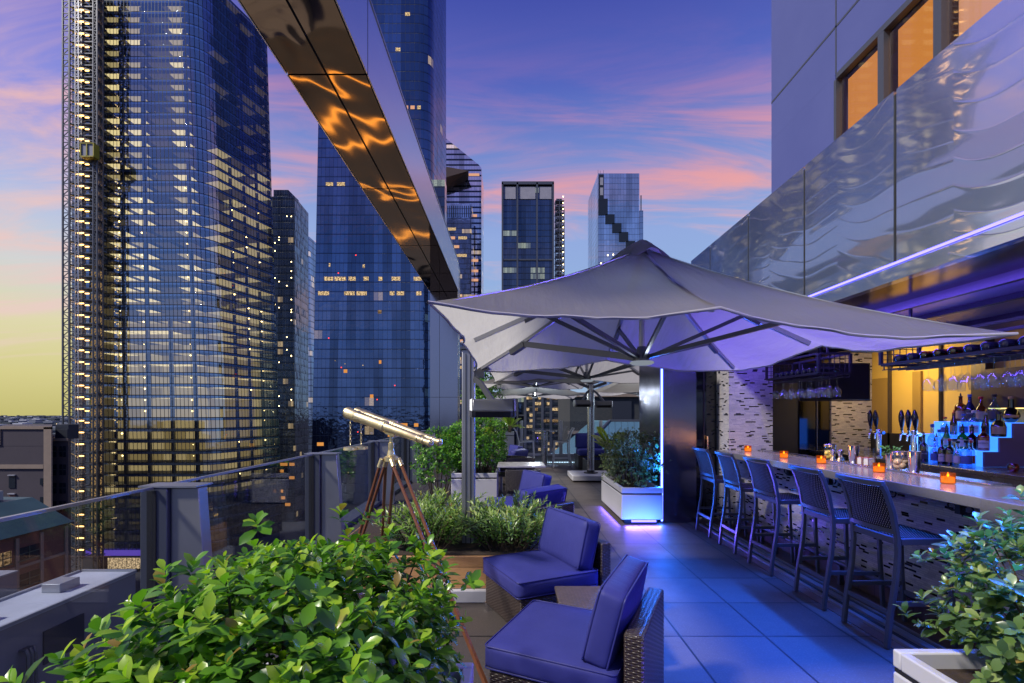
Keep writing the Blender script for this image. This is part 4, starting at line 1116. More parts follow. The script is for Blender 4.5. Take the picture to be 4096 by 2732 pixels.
p5 = parasol('far right parasol peeping out beside the steel pillar', 3.6, 13.4, 2.8, (2.12,2.12,2.14,2.14), (2.2,2.2,2.2,2.2), 2.8, 2.10, False, 14.)

# side post that carries the near parasol, standing in the timber planter
t = thing('parasol_post', 'tall square aluminium post standing in the timber planter', 'post', (-.385,4.55,.3))
m = MB(); m.box(-.445,-.327,4.49,4.61,.2,2.19); m.build('shaft', M['post_alu'], t, bevel=.008)
m = MB(); m.box(-.367,-.36,4.484,4.489,.3,2.15); m.box(-.445-.006,-.446,4.53,4.56,.3,2.15); m.box(-.410,-.404,4.484,4.489,.3,2.15); m.build('groove', M['black_gap'], t)
m = MB(); m.box(-.46,-.312,4.475,4.625,2.191,2.215); m.build('cap', M['alu_dark'], t)
m = MB(); m.box(-.326,-.24,4.5,4.6,1.93,2.03); m.bar([(-.30,4.55,2.0),(-.2,4.5,2.02)], .04); m.build('bracket', M['alu_dark'], t)
def heater(label, c, L, ang, arm_from, tilt=.5):
    """c centre; body runs along angle ang in plan"""
    c = Vector(c); t = thing('patio_heater', label, 'patio heater', c, 'electric heaters on the parasol posts')
    ax = Vector((math.cos(ang), math.sin(ang), 0)); n = Vector((-ax.y, ax.x, 0))
    sec = [(-.09,-.025),(-.055,-.085),(.05,-.085),(.09,.0),(.06,.075),(-.055,.08)]
    m = MB(); a = [c-ax*L/2+n*p+Vector((0,0,q)) for p,q in sec]; b = [c+ax*L/2+n*p+Vector((0,0,q)) for p,q in sec]
    m.loft(a, b); m.build('housing', M['alu_dark'], t, bevel=.012)
    m = MB()
    for e in (-1,1):
        a = [c+ax*e*(L/2+.001)+n*p*1.05+Vector((0,0,q*1.05)) for p,q in sec]; b = [c+ax*e*(L/2+.022)+n*p*.9+Vector((0,0,q*.9)) for p,q in sec]
        m.loft(a, b) if e > 0 else m.loft(b, a)
        m.build('end_cap', M['alu'], t); m = MB()
    m = MB(); o2 = c-n*.0745+Vector((0,0,-.057)); m.obox(o2, ax*L*.42, (n*.0175+Vector((0,0,-.030)))*.85, (n*.030+Vector((0,0,.0175)))*-.14); m.build('grille', M['heater_grille'], t)
    m = MB(); p = Vector(arm_from); m.bar([p, p.lerp(c,.35)+Vector((0,0,.05)), c+Vector((0,0,.06))], .03, .05); m.build('arm', M['alu_dark'], t)
    return t
heater('big grey electric heater hanging from the near square post', (-.155,4.36,1.645), .37, R(6), (-.33,4.5,1.92))
# centre pole on its white base
t = thing('parasol_pole', 'slim round steel pole on a square white base', 'pole', (1.96,11.7,0))
m = MB(); m.tube([(1.96,11.7,.14),(1.96,11.7,2.30)], .085, 20); m.build('shaft', M['steel'], t, smooth=40)
m = MB(); m.box(1.45,2.47,11.15,12.2,.03,.15); m.build('base', M['white_planter'], t, bevel=.015)
m = MB(); m.lathe([(.17,.151),(.17,.17),(.1,.18),(.09,.22)], (1.96,11.7,0), 20); m.build('flange', M['black_metal'], t, smooth=40)
m = MB(); m.box(1.86,2.06,11.6,11.8,2.301,2.36); m.bar([(1.96,11.7,2.2),(1.62,11.5,2.32)], .06); m.bar([(1.96,11.7,2.2),(2.3,11.5,2.32)], .06); m.build('bracket', M['alu_dark'], t)
heater('small pale heater on the left of the round steel pole', (1.72,11.5,1.83), .36, R(14), (1.92,11.65,2.15))
heater('small pale heater on the right of the round steel pole', (2.24,11.5,1.81), .36, R(-14), (2.0,11.65,2.15))

# ------------------------------------------------------------------ planters
def planter(label, x0, x1, y0, y1, z0, z1, name='planter_box', mat='white_planter', w=.045):
    t = thing(name, label, 'planter', ((x0+x1)/2,(y0+y1)/2,z0), 'white planter boxes' if mat == 'white_planter' else None)
    m = MB(); m.prism([(x0,y0),(x1,y0),(x1,y1),(x0,y1)], z0, z1-.10); m.build('box', M[mat], t, bevel=.012)
    m = MB(); m.box(x0+.006,x1-.006,y0+.006,y1-.006,z1-.10,z1-.082); m.build('shadow_gap', M['black_gap'], t)
    m = MB()
    m.box(x0,x1,y0,y0+w,z1-.08,z1); m.box(x0,x1,y1-w,y1,z1-.08,z1); m.box(x0,x0+w,y0+w+.0005,y1-w-.0005,z1-.0805,z1-.0005); m.box(x1-w,x1,y0+w+.0005,y1-w-.0005,z1-.0805,z1-.0005)
    m.build('rim', M[mat], t, bevel=.008)
    m = MB(); m.box(x0+w+.002,x1-w-.002,y0+w+.002,y1-w-.002,z1-.079,z1-.07); m.build('soil', M['soil'], t)
    return t
planter('white planter at bottom left, nearly hidden under the glossy hedge', -1.2,-.155,.55,2.08,.02,.53)
planter('white planter corner under the leafy shrub at the bar end', 1.74,2.62,1.0,2.20,.02,.53)
tp = planter('white planter glowing blue beside the lit steel pillar', 1.60,2.19,6.92,8.45,.07,.53)
m = MB(); m.box(1.75,2.1,6.93,6.96,.035,.06); m.build('under_light', M['led_violet'], tp)
m = MB(); m.box(1.66,2.14,7.,8.3,.0,.069); m.build('plinth', M['black_gap'], tp)
area('planter_front_fill', (1.9,6.74,.035), (.6,.05), 11, (.03,.14,1.), (0,.4,1))  # added light that turns the planter front blue
area('planter_under_light', (1.9,6.88,.05), (.5,.04), 13, VIOLET, (0,-1,-.35))
area('planter_side_light', (1.57,7.6,.05), (1.4,.04), 10, VIOLET, (-1,0,-.3))
planter('white planter with a green bush just behind the square post', -1.03,-.22,8.5,10.3,.02,.54)
planter('grey-white planter holding a palm by the far balustrade', -.42,.13,14.3,15.1,.02,1.02)
t = thing('timber_planter', 'low cedar planter box on a white kerb', 'planter', (-.4,4.7,0))
m = MB(); m.box(-1.6,.42,4.10,5.4,.11,.385); m.build('cedar_front', M['cedar'], t, bevel=.006)
m = MB(); m.box(-1.58,.40,4.12,5.38,.386,.392); m.build('soil', M['soil'], t)
m = MB(); m.box(-1.66,.47,4.06,5.45,.0,.108); m.build('kerb', M['white_planter'], t, bevel=.01)

# ------------------------------------------------------------------ lounge chairs
def cushion(mb_name, parent, x0, x1, y0, y1, z0, z1, M4=None, puff=.022, n=9):
    """soft box: rounded edges, slightly domed faces"""
    m = MB(); c = Vector(((x0+x1)/2,(y0+y1)/2,(z0+z1)/2)); h = Vector(((x1-x0)/2,(y1-y0)/2,(z1-z0)/2)); r = min(h)*.42
    faces = [((1,0,0),(0,1,0),(0,0,1)),((1,0,0),(0,-1,0),(0,0,-1)),((0,1,0),(0,0,1),(1,0,0)),((0,1,0),(0,0,-1),(-1,0,0)),((0,0,1),(1,0,0),(0,1,0)),((0,0,1),(-1,0,0),(0,-1,0))]
    for A, B, N in faces:
        A, B, N = Vector(A), Vector(B), Vector(N); base = len(m.v)
        for i in range(n+1):
            for j in range(n+1):
                a, b = -1+2*i/n, -1+2*j/n
                a, b = math.copysign(abs(a)**.7, a), math.copysign(abs(b)**.7, b)
                p = A*a+B*b+N
                q = Vector((p.x*h.x, p.y*h.y, p.z*h.z))
                inn = Vector([max(-h[k]+r, min(h[k]-r, q[k])) for k in range(3)]); dlt = q-inn
                if dlt.length > 1e-6: q = inn+dlt.normalized()*r
                dome = (1-a*a)*(1-b*b); big = 1. if max(h)*1.01 > 0 and h[[k for k in range(3) if N[k]][0]] == min(h) else .35
                q += N*puff*dome*big
                m.v.append(tuple(c+q))
        for i in range(n):
            for j in range(n):
                k = base+i*(n+1)+j; m.f.append([k,k+n+1,k+n+2,k+1]); m.mi.append(0)
    # piping along the two big outlines
    ax = min(range(3), key=lambda k: h[k]); o1, o2 = [k for k in range(3) if k != ax]; pip = MB()
    for sgn in (-1,1):
        loop = []
        for a, b in ((-1,-1),(1,-1),(1,1),(-1,1)):
            for t_ in range(5):
                ph = PI/2*t_/4
                ca, cb = {(-1,-1):(-math.cos(ph),-math.sin(ph)),(1,-1):(math.sin(ph),-math.cos(ph)),(1,1):(math.cos(ph),math.sin(ph)),(-1,1):(-math.sin(ph),math.cos(ph))}[(a,b)]
                v = Vector((0,0,0)); v[o1] = a*(h[o1]-r)+ca*r*.93; v[o2] = b*(h[o2]-r)+cb*r*.93; v[ax] = sgn*(h[ax]-r*.28); loop.append(c+v)
        loop.append(loop[0]); pip.tube(loop, .0042, 6, cap=False)
    if M4 is not None:
        m.v = [tuple(M4 @ Vector(p)) for p in m.v]; pip.v = [tuple(M4 @ Vector(p)) for p in pip.v]
    o = m.build(mb_name, M['blue_cushion'], parent, smooth=70)
    bm = bmesh.new(); bm.from_mesh(o.data); bmesh.ops.remove_doubles(bm, verts=bm.verts, dist=.0008); bm.to_mesh(o.data); bm.free()
    pip.build('piping', M['blue_piping'], o, smooth=60)
    return o
LG = 'wicker lounge chairs with blue cushions'
def lounge():
    t = thing('lounge_chair', 'x', 'lounge chair', (0,0,0), LG)
    m = MB(); m.box(-.345,.33,-.325,.325,.05,.30); m.build('base', M['wicker'], t, bevel=.014)
    m = MB(); m.box(.335,.425,-.325,.325,.05,.615); m.build('backrest', M['wicker'], t, bevel=.012)
    for x in (-.32,.38):
        for y in (-.30,.30):
            m = MB(); m.box(x-.03,x+.03,y-.03,y+.03,0,.06); m.build('foot', M['chrome'], t)
    cushion('seat_cushion', t, -.37,.31,-.335,.335,.302,.425)
    Mt = Matrix.Translation((.235,0,.585)) @ Matrix.Rotation(R(14), 4, 'Y')
    cushion('back_cushion', t, -.068,.068,-.31,.31,-.17,.20, Mt, .03)
    return t
lc = lounge()
spots = [((.343,2.60,0),-25.2,'nearest blue-cushioned wicker chair in the foreground, seen from its side'),
         ((.25,3.80,0),25,'blue-cushioned wicker chair facing the timber planter, behind the wicker side table'),
         ((.12,6.55,0),25,'blue-cushioned wicker chair beyond the timber planter, seat fully showing'),
         ((.19,5.46,0),-48,'blue-cushioned wicker chair half hidden behind the planter shrubs'),
         ((-.02,10.9,0),-30,'small distant blue-cushioned wicker chair behind the marble table'),
         ((-.1,12.1,0),20,'farthest blue-cushioned wicker chair in front of the palm planter')]
for i, (p, a, lab) in enumerate(spots):
    o = lc if i == 0 else dup(lc); place(o, p, R(a), lab)
t = thing('side_table', 'low square wicker side table between the two front lounge chairs', 'side table', (.53,3.13,0))
m = MB(); m.box(.31,.75,2.90,3.36,.375,.40); m.build('top', M['wicker_top'], t, bevel=.008)
m = MB(); m.box(.325,.735,2.915,3.345,.04,.374); m.build('base', M['wicker'], t, bevel=.008)
for x in (.34,.72):
    for y in (2.93,3.33):
        m = MB(); m.box(x-.02,x+.02,y-.02,y+.02,0,.04); m.build('foot', M['chrome'], t)

# marble table and wicker dining chairs
t = thing('marble_table', 'pale marble-topped pedestal table among the dark wicker chairs', 'table', (.2,8.12,0))
m = MB(); m.box(-.2,.58,7.8,8.45,.715,.745); m.build('top', M['marble_top'], t, bevel=.006)
m = MB(); m.box(.11,.27,8.05,8.2,.02,.714); m.build('pedestal', M['alu_dark'], t)
m = MB(); m.box(-.06,.44,7.9,8.35,.0,.02); m.build('foot_plate', M['alu_dark'], t)
def dining():
    t = thing('dining_chair', 'x', 'dining chair', (0,0,0), 'dark wicker dining chairs at the marble table')
    m = MB(); m.box(-.25,.25,-.22,.24,.37,.42); m.build('seat', M['wicker_dining'], t, bevel=.01)
    m = MB(); K = 8; pts = [(-.27+.54*k/K, -.25-.035*math.sin(PI*k/K)) for k in range(K+1)]
    m.prism(pts+[(x,y+.03) for x,y in reversed(pts)], .42, .74); m.build('backrest', M['wicker_dining'], t, bevel=.006)
    for x in (-.23,.23):
        for y in (-.2,.21):
            m = MB(); m.box(x-.02,x+.02,y-.02,y+.02,0,.368); m.build('leg', M['alu'], t)
    return t
dc = dining()
for i, (p, a, lab) in enumerate([((.2,7.55,0),0,'wicker dining chair with its back to the camera, nearest the marble table'),
                                 ((.22,9.0,0),182,'wicker dining chair tucked in behind the marble table'),
                                 ((-.02,9.5,0),160,'wicker dining chair standing farthest behind the marble table')]):
    o = dc if i == 0 else dup(dc); place(o, p, R(a), lab)

# high round table and its two bar chairs by the far balustrade
t = thing('high_table', 'round high table on a steel column by the far glass', 'table', (1.05,14.6,0))
m = MB(); m.lathe([(.34,1.035),(.39,1.045),(.39,1.065),(.0,1.068)], (1.05,14.6,0), 36); m.build('top', M['chrome'], t, smooth=30)
m = MB(); m.lathe([(.095,.02),(.095,1.034)], (1.05,14.6,0), 20); m.build('column', M['steel'], t, smooth=40)
m = MB(); m.lathe([(.42,.0),(.42,.012),(.3,.02)], (1.05,14.6,0), 32); m.build('foot_plate', M['steel'], t, smooth=40)
def bar_chair():
    t = thing('bar_chair', 'x', 'bar chair', (0,0,0), 'metal bar chairs at the high table')
    for y in (-.2,.2):
        m = MB(); m.bar([(-.28,y,0),(-.2,y,.45),(-.2,y,.74),(-.27,y,1.02),(-.36,y,1.16)], .032, .03, (0,1,0)); m.build('rear_leg', M['chair_metal'], t)
        m = MB(); m.bar([(.26,y,0),(.22,y,.76)], .032, .03, (0,1,0)); m.build('front_leg', M['chair_metal'], t)
        m = MB(); m.bar([(.25,y*.999,.26),(-.23,y*.999,.26)], .025); m.bar([(.22,y*.998,.755),(-.2,y*.998,.735)], .03); m.build('side_rail', M['chair_metal'], t)
    m = MB(); m.bar([(.245,-.185,.3),(.245,.185,.3)], .025); m.build('footrest', M['chair_metal'], t)
    m = MB(); m.box(-.19,.21,-.18,.18,.745,.765); m.build('seat', M['black_metal'], t)
    m = MB(); m.bar([(-.21,0,.80),(-.275,0,1.02),(-.35,0,1.15)], .36, .012, (1,0,.3)); m.build('backrest', M['black_metal'], t)
    return t
bc = bar_chair()
place(bc, (.48,14.5,0), R(0), 'metal bar chair on the left of the high table'); place(dup(bc), (1.55,14.45,0), R(180), 'metal bar chair on the right of the high table')

# corner sofa and its low table
t = thing('sofa', 'small blue-cushioned sofa seat against the far balustrade', 'sofa', (2.3,13.9,0))
m = MB(); m.box(1.93,2.75,13.6,14.5,.04,.40); m.build('base', M['wicker_dining'], t, bevel=.01)
cushion('seat_cushion', t, 1.95,2.72,13.55,14.3,.402,.56); cushion('back_cushion', t, 1.95,2.72,14.2,14.42,.56,1.0)
t = thing('low_table', 'dark glass-topped low table in front of the far sofa', 'table', (2.45,12.9,0))
m = MB(); m.box(2.0,3.0,12.5,13.3,.02,.37); m.build('base', M['wicker_dining'], t, bevel=.01)
m = MB(); m.box(2.0,3.0,12.5,13.3,.371,.385); m.build('glass_top', M['dark_glass'], t)
t = thing('wire_stand', 'slim forked wire candle stand on the low glass table', 'stand', (2.62,12.7,.386))
m = MB()
for s in (-1,1): m.tube([(2.62+s*.03,12.7,.39),(2.62+s*.03,12.7,.62),(2.62+s*.13,12.7,.80),(2.62+s*.13,12.7,.98)], .008, 6)
m.tube([(2.53,12.7,.395),(2.71,12.7,.395)], .008, 6); m.build('wire', M['chrome'], t, smooth=40)

# ------------------------------------------------------------------ brass binocular telescope on its tripod
t = thing('telescope', 'brass binocular telescope with hanging lens caps on a dark wooden tripod', 'telescope', (-.9,3.58,0))
E, O = Vector((-.515,3.36,1.392)), Vector((-1.255,3.86,1.600)); ax = (O-E).normalized(); sd = ax.cross(Vector((0,0,1))).normalized(); L = (O-E).length
prof = [(.0,-.01),(.020,-.008),(.031,0),(.031,.012),(.024,.03),(.024,.06),(.031,.066),(.031,.078),(.026,.09),(.027,.115),(.033,.12),(.033,.135),(.030,.14),(.040,L*.50),(.049,L*.505),(.051,L*.52),(.047,L*.53),(.051,L*.545),(.046,L*.56),(.045,L*.565),(.047,L*.86),(.053,L*.87),(.050,L*.89),(.052,L*.99),(.055,L),(.046,L+.002),(.0,L-.02)]
prof = [(r_*.88, z_) for r_, z_ in prof]
for s in (-1,1):
    m = MB(); m.lathe(prof, E+sd*s*.046, 26, axis=ax); b = m.build('barrel', M['brass'], t, smooth=35)
    m = MB(); m.lathe([(0,.0),(.044,.0),(.044,.001)], E+sd*s*.052+ax*(L-.004), 20, axis=ax); m.build('lens', M['dark_glass'], b)
m = MB()
for q in (.16,.53,.88):
    m.obox(E+ax*L*q, ax*.012, sd*.03, Vector((0,0,.018)))
m.build('bridge', M['brass'], t)
m = MB(); c0 = E+ax*L*.50; m.lathe([(.022,-.15),(.022,-.09),(.013,-.085),(.013,-.035),(.02,-.03),(.02,-.008)], c0-Vector((0,0,.03)), 14); m.obox(c0+Vector((0,0,-.05)), ax*.05, sd*.02, (0,0,.012)); m.build('pivot', M['brass'], t, smooth=35)
hd = c0-Vector((0,0,.21))
m = MB(); m.lathe([(.03,-.05),(.052,-.045),(.052,-.015),(.03,0),(.024,.035)], hd, 18); m.build('tripod_head', M['brass'], t, smooth=35)
for fx, fy in ((-.10,2.70),(-1.36,3.78),(-1.22,4.62)):
    f = Vector((fx,fy,0)); top = hd+(Vector((fx,fy,0))-Vector((hd.x,hd.y,0))).normalized()*.06-Vector((0,0,.03)); dr = (f-top).normalized(); s = dr.cross(Vector((0,0,1))).normalized()*.033
    mid = top.lerp(f,.60)
    m = MB()
    for q in (-1,1): m.tube([top+s*q+dr*.05, mid+s*q*.72], [.013,.012], 8)
    m.bar([top.lerp(f,.52), f], .030, .017, s); lg = m.build('leg', M['mahogany'], t, smooth=40)
    m = MB(); m.obox(mid-dr*.01, dr*.018, s*.95, dr.cross(s).normalized()*.02); m.build('leg_clamp', M['brass'], lg)
    m = MB()
    for q in (-1,1): m.tube([top+s*q*.9, top+s*q+dr*.065], .0185, 10)
    m.obox(top+dr*.004, dr*.012, s*1.3, dr.cross(s).normalized()*.014); m.build('leg_socket', M['brass'], lg, smooth=40)
for s in (-1,1):
    p = E+sd*s*.052+ax*L*.955-Vector((0,0,.05)); m = MB()
    for k in range(9):
        c = p-Vector((0,0,.012+k*.021)); a = (.007,0) if k%2 else (0,.007)
        m.tube([c+Vector((a[0]*math.cos(q),a[1]*math.cos(q),.013*math.sin(q))) for q in [i*PI/4 for i in range(9)]], .0022, 5, cap=False)
    ch = m.build('chain', M['brass'], t, smooth=60)
    m = MB(); m.lathe([(.0,.012),(.014,.012),(.052,.006),(.054,-.016),(.05,-.018),(0,-.016)], p-Vector((0,0,.215)), 24); m.build('lens_cap', M['brass'], ch, smooth=35)
# ------------------------------------------------------------------ bar counter
t = thing('bar_counter', 'long pale stone bar counter over a mosaic front with black strips', 'bar', (3.2,4,0))
m = MB(); m.box(2.95,3.62,3.02,4.9,.995,1.07); m.build('worktop', M['counter_stone'], t, bevel=.006)
m = MB(); m.box(2.95,3.62,4.903,6.9,.995,1.07); m.build('worktop', M['counter_stone'], t, bevel=.006)
m = MB(); m.box(2.93,3.62,.3,3.017,.935,1.072); m.build('worktop', M['counter_stone'], t, bevel=.006)
m = MB(); m.box(3.20,3.32,.3,6.85,.15,.994); m.build('mosaic_front', M['mosaic'], t)
m = MB(); m.box(3.17,3.33,.3,6.86,.004,.149); m.build('skirting', M['bar_tiles'], t)
m = MB(); m.box(3.48,3.64,3.5,6.8,1.071,1.085); m.build('drip_rail', M['steel'], t, bevel=.003)
for y in (2.75,3.35,4.0,4.72,5.4):
    m = MB(); m.box(3.10,3.14,y-.02,y+.02,.90,.993)
    for s in (-1,1): m.tube([(3.12,y+s*.02,.94)]+[(3.12,y+s*(.06+.035*math.sin(q)),.925-.03*math.cos(q)+.02) for q in (PI,PI*.75,PI*.5,PI*.2,0,-.5)], .006, 6)
    m.build('bag_hook', M['black_metal'], t)
# foot rail
t = thing('foot_rail', 'low metal foot rail on brackets along the mosaic bar front', 'foot rail', (3.1,4,.2))
m = MB(); m.tube([(3.08,.4,.20),(3.08,6.7,.20)], .022, 12); m.build('tube', M['alu_dark'], t, smooth=40)
for y in (1.2,2.4,3.1,3.8,4.5,5.2,5.9,6.5):
    m = MB(); m.bar([(3.08,y,.19),(3.19,y,.12)], .02); m.box(3.06,3.10,y-.015,y+.015,.004,.18); m.build('bracket', M['alu_dark'], t)

# walls round the bar
t = thing('mosaic_pier', 'mosaic-tiled pier at the far end of the bar counter', 'pier', (3.45,7.2,0))
m = MB(); m.box(3.15,3.78,6.95,7.6,.0,2.585); m.build('tiling', M['mosaic'], t)
t = thing('bar_end_wall', 'far end wall of the bar with mosaic strip, smoked mirror and black doorway', 'wall', (5,7.95,0))
m = MB(); m.box(3.78,6.3,7.92,8.05,0,2.585); m.build('wall', M['black_gap'], t)
m = MB(); m.box(5.23,5.89,7.86,7.915,0,2.58); m.build('mosaic_strip', M['mosaic'], t)
g = G('smoked_mirror'); M['smoked_mirror'] = g.fin(g.pr((.06,.065,.09), .06, 1.))
m = MB(); m.box(4.73,5.22,7.89,7.915,0,2.58); m.build('mirror', M['smoked_mirror'], t)
m = MB(); m.box(5.0,5.012,7.87,7.889,0,2.58); m.build('mirror_joint', M['alu_dark'], t)
t = thing('glass_door', 'dark glass door between the steel pillar and mosaic pier', 'door', (2.95,7.4,0))
m = MB(); m.box(2.95,3.145,7.35,7.37,.02,2.58); m.build('pane', M['dark_glass'], t)
m = MB(); m.box(2.722,2.93,7.33,7.36,.02,2.58); m.build('side_pane', M['dark_glass'], t)
m = MB(); m.box(2.931,2.949,7.32,7.38,.0,2.58); m.build('frame', M['black_metal'], t)
m = MB(); m.bar([(2.99,7.31,.9),(2.99,7.31,1.25)], .015); m.build('handle', M['steel'], t)
t = thing('bar_back_wall', 'mustard-yellow back wall of the bar with thin frames and a glowing niche', 'wall', (5.95,5.5,0))
m = MB(); m.box(5.9,6.0,2,7.915,.0,2.585); m.build('wall', M['yellow_wall'], t)
m = MB(); m.box(5.86,5.895,7.46,7.50,1.0,2.58); m.build('frame', M['bronze_frame'], t)
m = MB(); m.box(5.86,5.895,6.58,6.61,1.0,2.58); m.build('frame', M['black_metal'], t)
m = MB(); m.box(5.88,5.897,7.51,7.85,1.0,2.15); m.build('panel', M['yellow_dark'], t); m = MB(); m.box(5.86,5.897,6.9,7.04,1.3,2.2); m.build('panel', M['yellow_dark'], t)
m = MB(); m.box(5.78,5.897,5.88,6.06,1.3,2.58); m.build('pilaster', M['bronze_frame'], t)
m = MB(); m.box(5.86,5.897,6.1,7.85,1.005,1.29); m.build('splashback', M['black_metal'], t)
m = MB(); m.box(5.70,5.897,3.2,5.86,1.66,2.12); m.build('upper_cabinet', M['bronze_frame'], t)
emit('niche_strip', (1.,.66,.2), 3.)
m = MB(); m.box(5.74,5.76,4.2,5.8,1.648,1.658); m.build('niche_light', M['niche_strip'], t)

# television
t = thing('television', 'black flat television hung at the end of the bar', 'television', (4.2,6.3,2))
m = MB(); m.box(3.80,4.68,6.28,6.32,1.77,2.235); m.build('screen', M['tv_black'], t, bevel=.006)
m = MB(); m.box(3.79,4.69,6.30,6.335,1.755,1.768); m.box(3.79,4.69,6.30,6.335,2.237,2.25); m.box(3.785,3.798,6.3,6.335,1.755,2.25); m.box(4.682,4.695,6.3,6.335,1.755,2.25); m.build('bezel', M['black_metal'], t)
m = MB(); m.bar([(4.24,6.34,2.0),(4.24,6.6,2.1),(4.24,6.6,2.59)], .05); m.build('mount', M['black_metal'], t)

# back counter
t = thing('back_counter', 'stainless steel back counter under the bottles', 'counter', (5.4,5,0))
m = MB(); m.box(4.86,5.895,2.4,7.85,.955,1.0); m.build('top', M['steel'], t, bevel=.005)
m = MB(); m.box(4.90,5.89,2.4,7.84,.0,.954); m.build('cabinet', M['steel'], t)
m = MB(); m.box(4.885,4.899,2.5,5.2,.78,.90); m.build('drawer', M['steel'], t)
# lit steps for bottles
t = thing('bottle_steps', 'glowing blue stepped display of three tiers on the back counter', 'display', (5.5,5.85,1.))
for x0, x1, z in ((5.25,5.42,1.174),(5.421,5.57,1.33),(5.571,5.80,1.49)):
    m = MB(); m.box(x0,x1,5.375,6.35,1.002,z); m.build('step', M['step_glow'], t)
m = MB(); pr = [(5.255,1.002),(5.255,1.168),(5.425,1.168),(5.425,1.325),(5.575,1.325),(5.575,1.485),(5.89,1.485),(5.89,1.002)]
m.add([(x,5.353,z) for x,z in pr]+[(x,5.373,z) for x,z in pr], [tuple(range(8)),tuple(range(15,7,-1))]+[(i,8+i,8+(i+1)%8,(i+1)%8) for i in range(8)]); m.build('end_panel', M['lavender_block'], t)
area('step_light', (5.15,5.8,1.3), (.9,.35), 3.2, (.12,.35,1.), (-1,-.2,.1))

# ------------------------------------------------------------------ bar stools
def stool():
    t = thing('bar_stool', 'x', 'bar stool', (0,0,0), 'woven bar stools along the counter')
    W = .205; F = M['stool_frame']
    for y in (-W,W):
        m = MB(); m.bar([(-.245,y,0),(-.225,y,.2),(-.185,y,.45),(-.17,y,.64),(-.175,y,.75),(-.205,y,.92),(-.25,y,1.06),(-.28,y,1.115)], .028, .034, (0,1,0)); m.build('rear_leg', F, t, bevel=.004)
        m = MB(); m.bar([(.225,y,0),(.20,y,.40),(.19,y,.72)], .028, .028, (0,1,0)); m.build('front_leg', F, t, bevel=.004)
        m = MB(); m.bar([(-.205,y*.998,.30),(.195,y*.998,.30)], .022, .03); m.build('side_rail', F, t)
    m = MB(); m.bar([(-.22,-W+.02,.235),(-.22,W-.02,.235)], .022, .03); m.build('cross_rail', F, t)
    m = MB(); m.bar([(.212,-W+.02,.235),(.212,W-.02,.235)], .022, .03); m.build('cross_rail', F, t)
    m = MB(); m.bar([(-.17,-W,.722),(-.17,W,.722)], .03, .045); m.bar([(.19,-W,.722),(.19,W,.722)], .03, .045); m.bar([(-.155,-W,.722),(.175,-W,.722)], .03, .044); m.bar([(-.155,W,.722),(.175,W,.722)], .03, .044); m.build('seat_frame', F, t, bevel=.004)
    m = MB(); n = 10
    for i in range(n):
        xa, xb = -.152+.325*i/n, -.152+.325*(i+1)/n; za, zb = .747-.012*math.sin(PI*i/n), .747-.012*math.sin(PI*(i+1)/n)
        m.quad((xa,-W+.016,za),(xb,-W+.016,zb),(xb,W-.016,zb),(xa,W-.016,za))
    m.build('seat', M['sling'], t, solid=.006)
    prof = [(-.188,.80),(-.200,.88),(-.222,.97),(-.25,1.05),(-.268,1.09)]; bow = lambda y: -.03*(1-(y/W)**2)
    K = 8; m = MB(); pts = [(-.283+bow(-W+2*W*k/K), -W+2*W*k/K, 1.117) for k in range(K+1)]; pts[0] = (pts[0][0],-W-.017,1.117); pts[-1] = (pts[-1][0],W+.017,1.117); m.bar(pts, .038, .032); m.build('top_rail', F, t, bevel=.004)
    m = MB(); m.bar([(-.183+bow(-W+2*W*k/K)*.6, -W+2*W*k/K, .785) for k in range(K+1)], .026, .03); m.build('back_rail', F, t)
    m = MB()
    for i in range(len(prof)-1):
        for k in range(K):
            y0, y1 = -W+.015+2*(W-.015)*k/K, -W+.015+2*(W-.015)*(k+1)/K; f0, f1 = .6+.4*i/3, .6+.4*(i+1)/3 if i < 3 else 1.
            (xa,za),(xb,zb) = prof[i], prof[i+1]
            m.quad((xa+bow(y0)*f0,y0,za),(xa+bow(y1)*f0,y1,za),(xb+bow(y1)*f1,y1,zb),(xb+bow(y0)*f1,y0,zb), uv=[(y0,za),(y1,za),(y1,zb),(y0,zb)])
    m.build('backrest', M['sling'], t, solid=.006)
    return t
st = stool()
for i, (y, a, lab) in enumerate([(3.49,1,'bar stool nearest the camera, beside the leafy white planter'),(4.12,-2,'second bar stool from the near end of the counter'),
        (4.95,1.5,'middle bar stool of the row of five'),(5.68,-1,'bar stool second from the steel pillar'),(6.40,1,'farthest bar stool, nearest the steel pillar')]):
    place(st if i == 0 else dup(st), (2.80,y,.004), R(a), lab)

# ------------------------------------------------------------------ things on the counter
def candle():
    t = thing('candle', 'x', 'candle', (0,0,0), 'amber candles in ribbed glass along the counter')
    m = MB(); m.lathe([(.038,.0),(.045,.004),(.045,.082),(.042,.082),(.041,.008),(0,.008)], seg=28); m.build('ribbed_glass', M['candle_glass'], t, smooth=40)
    m = MB(); m.lathe([(.039,.009),(.039,.050),(0,.048)], seg=20); m.build('wax', M['candle_wax'], t, smooth=40)
    m = MB(); m.lathe([(0,.049),(.008,.058),(.005,.070),(0,.079)], seg=10); m.build('flame', M['flame'], t, smooth=60)
    return t
cd = candle()
for i, (x, y, lab) in enumerate([(3.28,3.62,'amber candle nearest the camera on the counter'),(3.29,4.31,'amber candle beside the jar of eggs'),(3.26,5.06,'amber candle by the far fruit jar'),
                                 (3.22,5.68,'amber candle second from the mosaic pier'),(3.26,6.62,'amber candle at the far end by the mosaic pier')]):
    place(cd if i == 0 else dup(cd), (x,y,1.0715), R(i*40), lab)
    l = bpy.data.lights.new('candle_flame', 'POINT'); l.energy = .55; l.color = (1,.42,.08); l.shadow_soft_size = .03
    o = bpy.data.objects.new('candle_flame', l); COL.objects.link(o); o.location = (x,y,1.19)
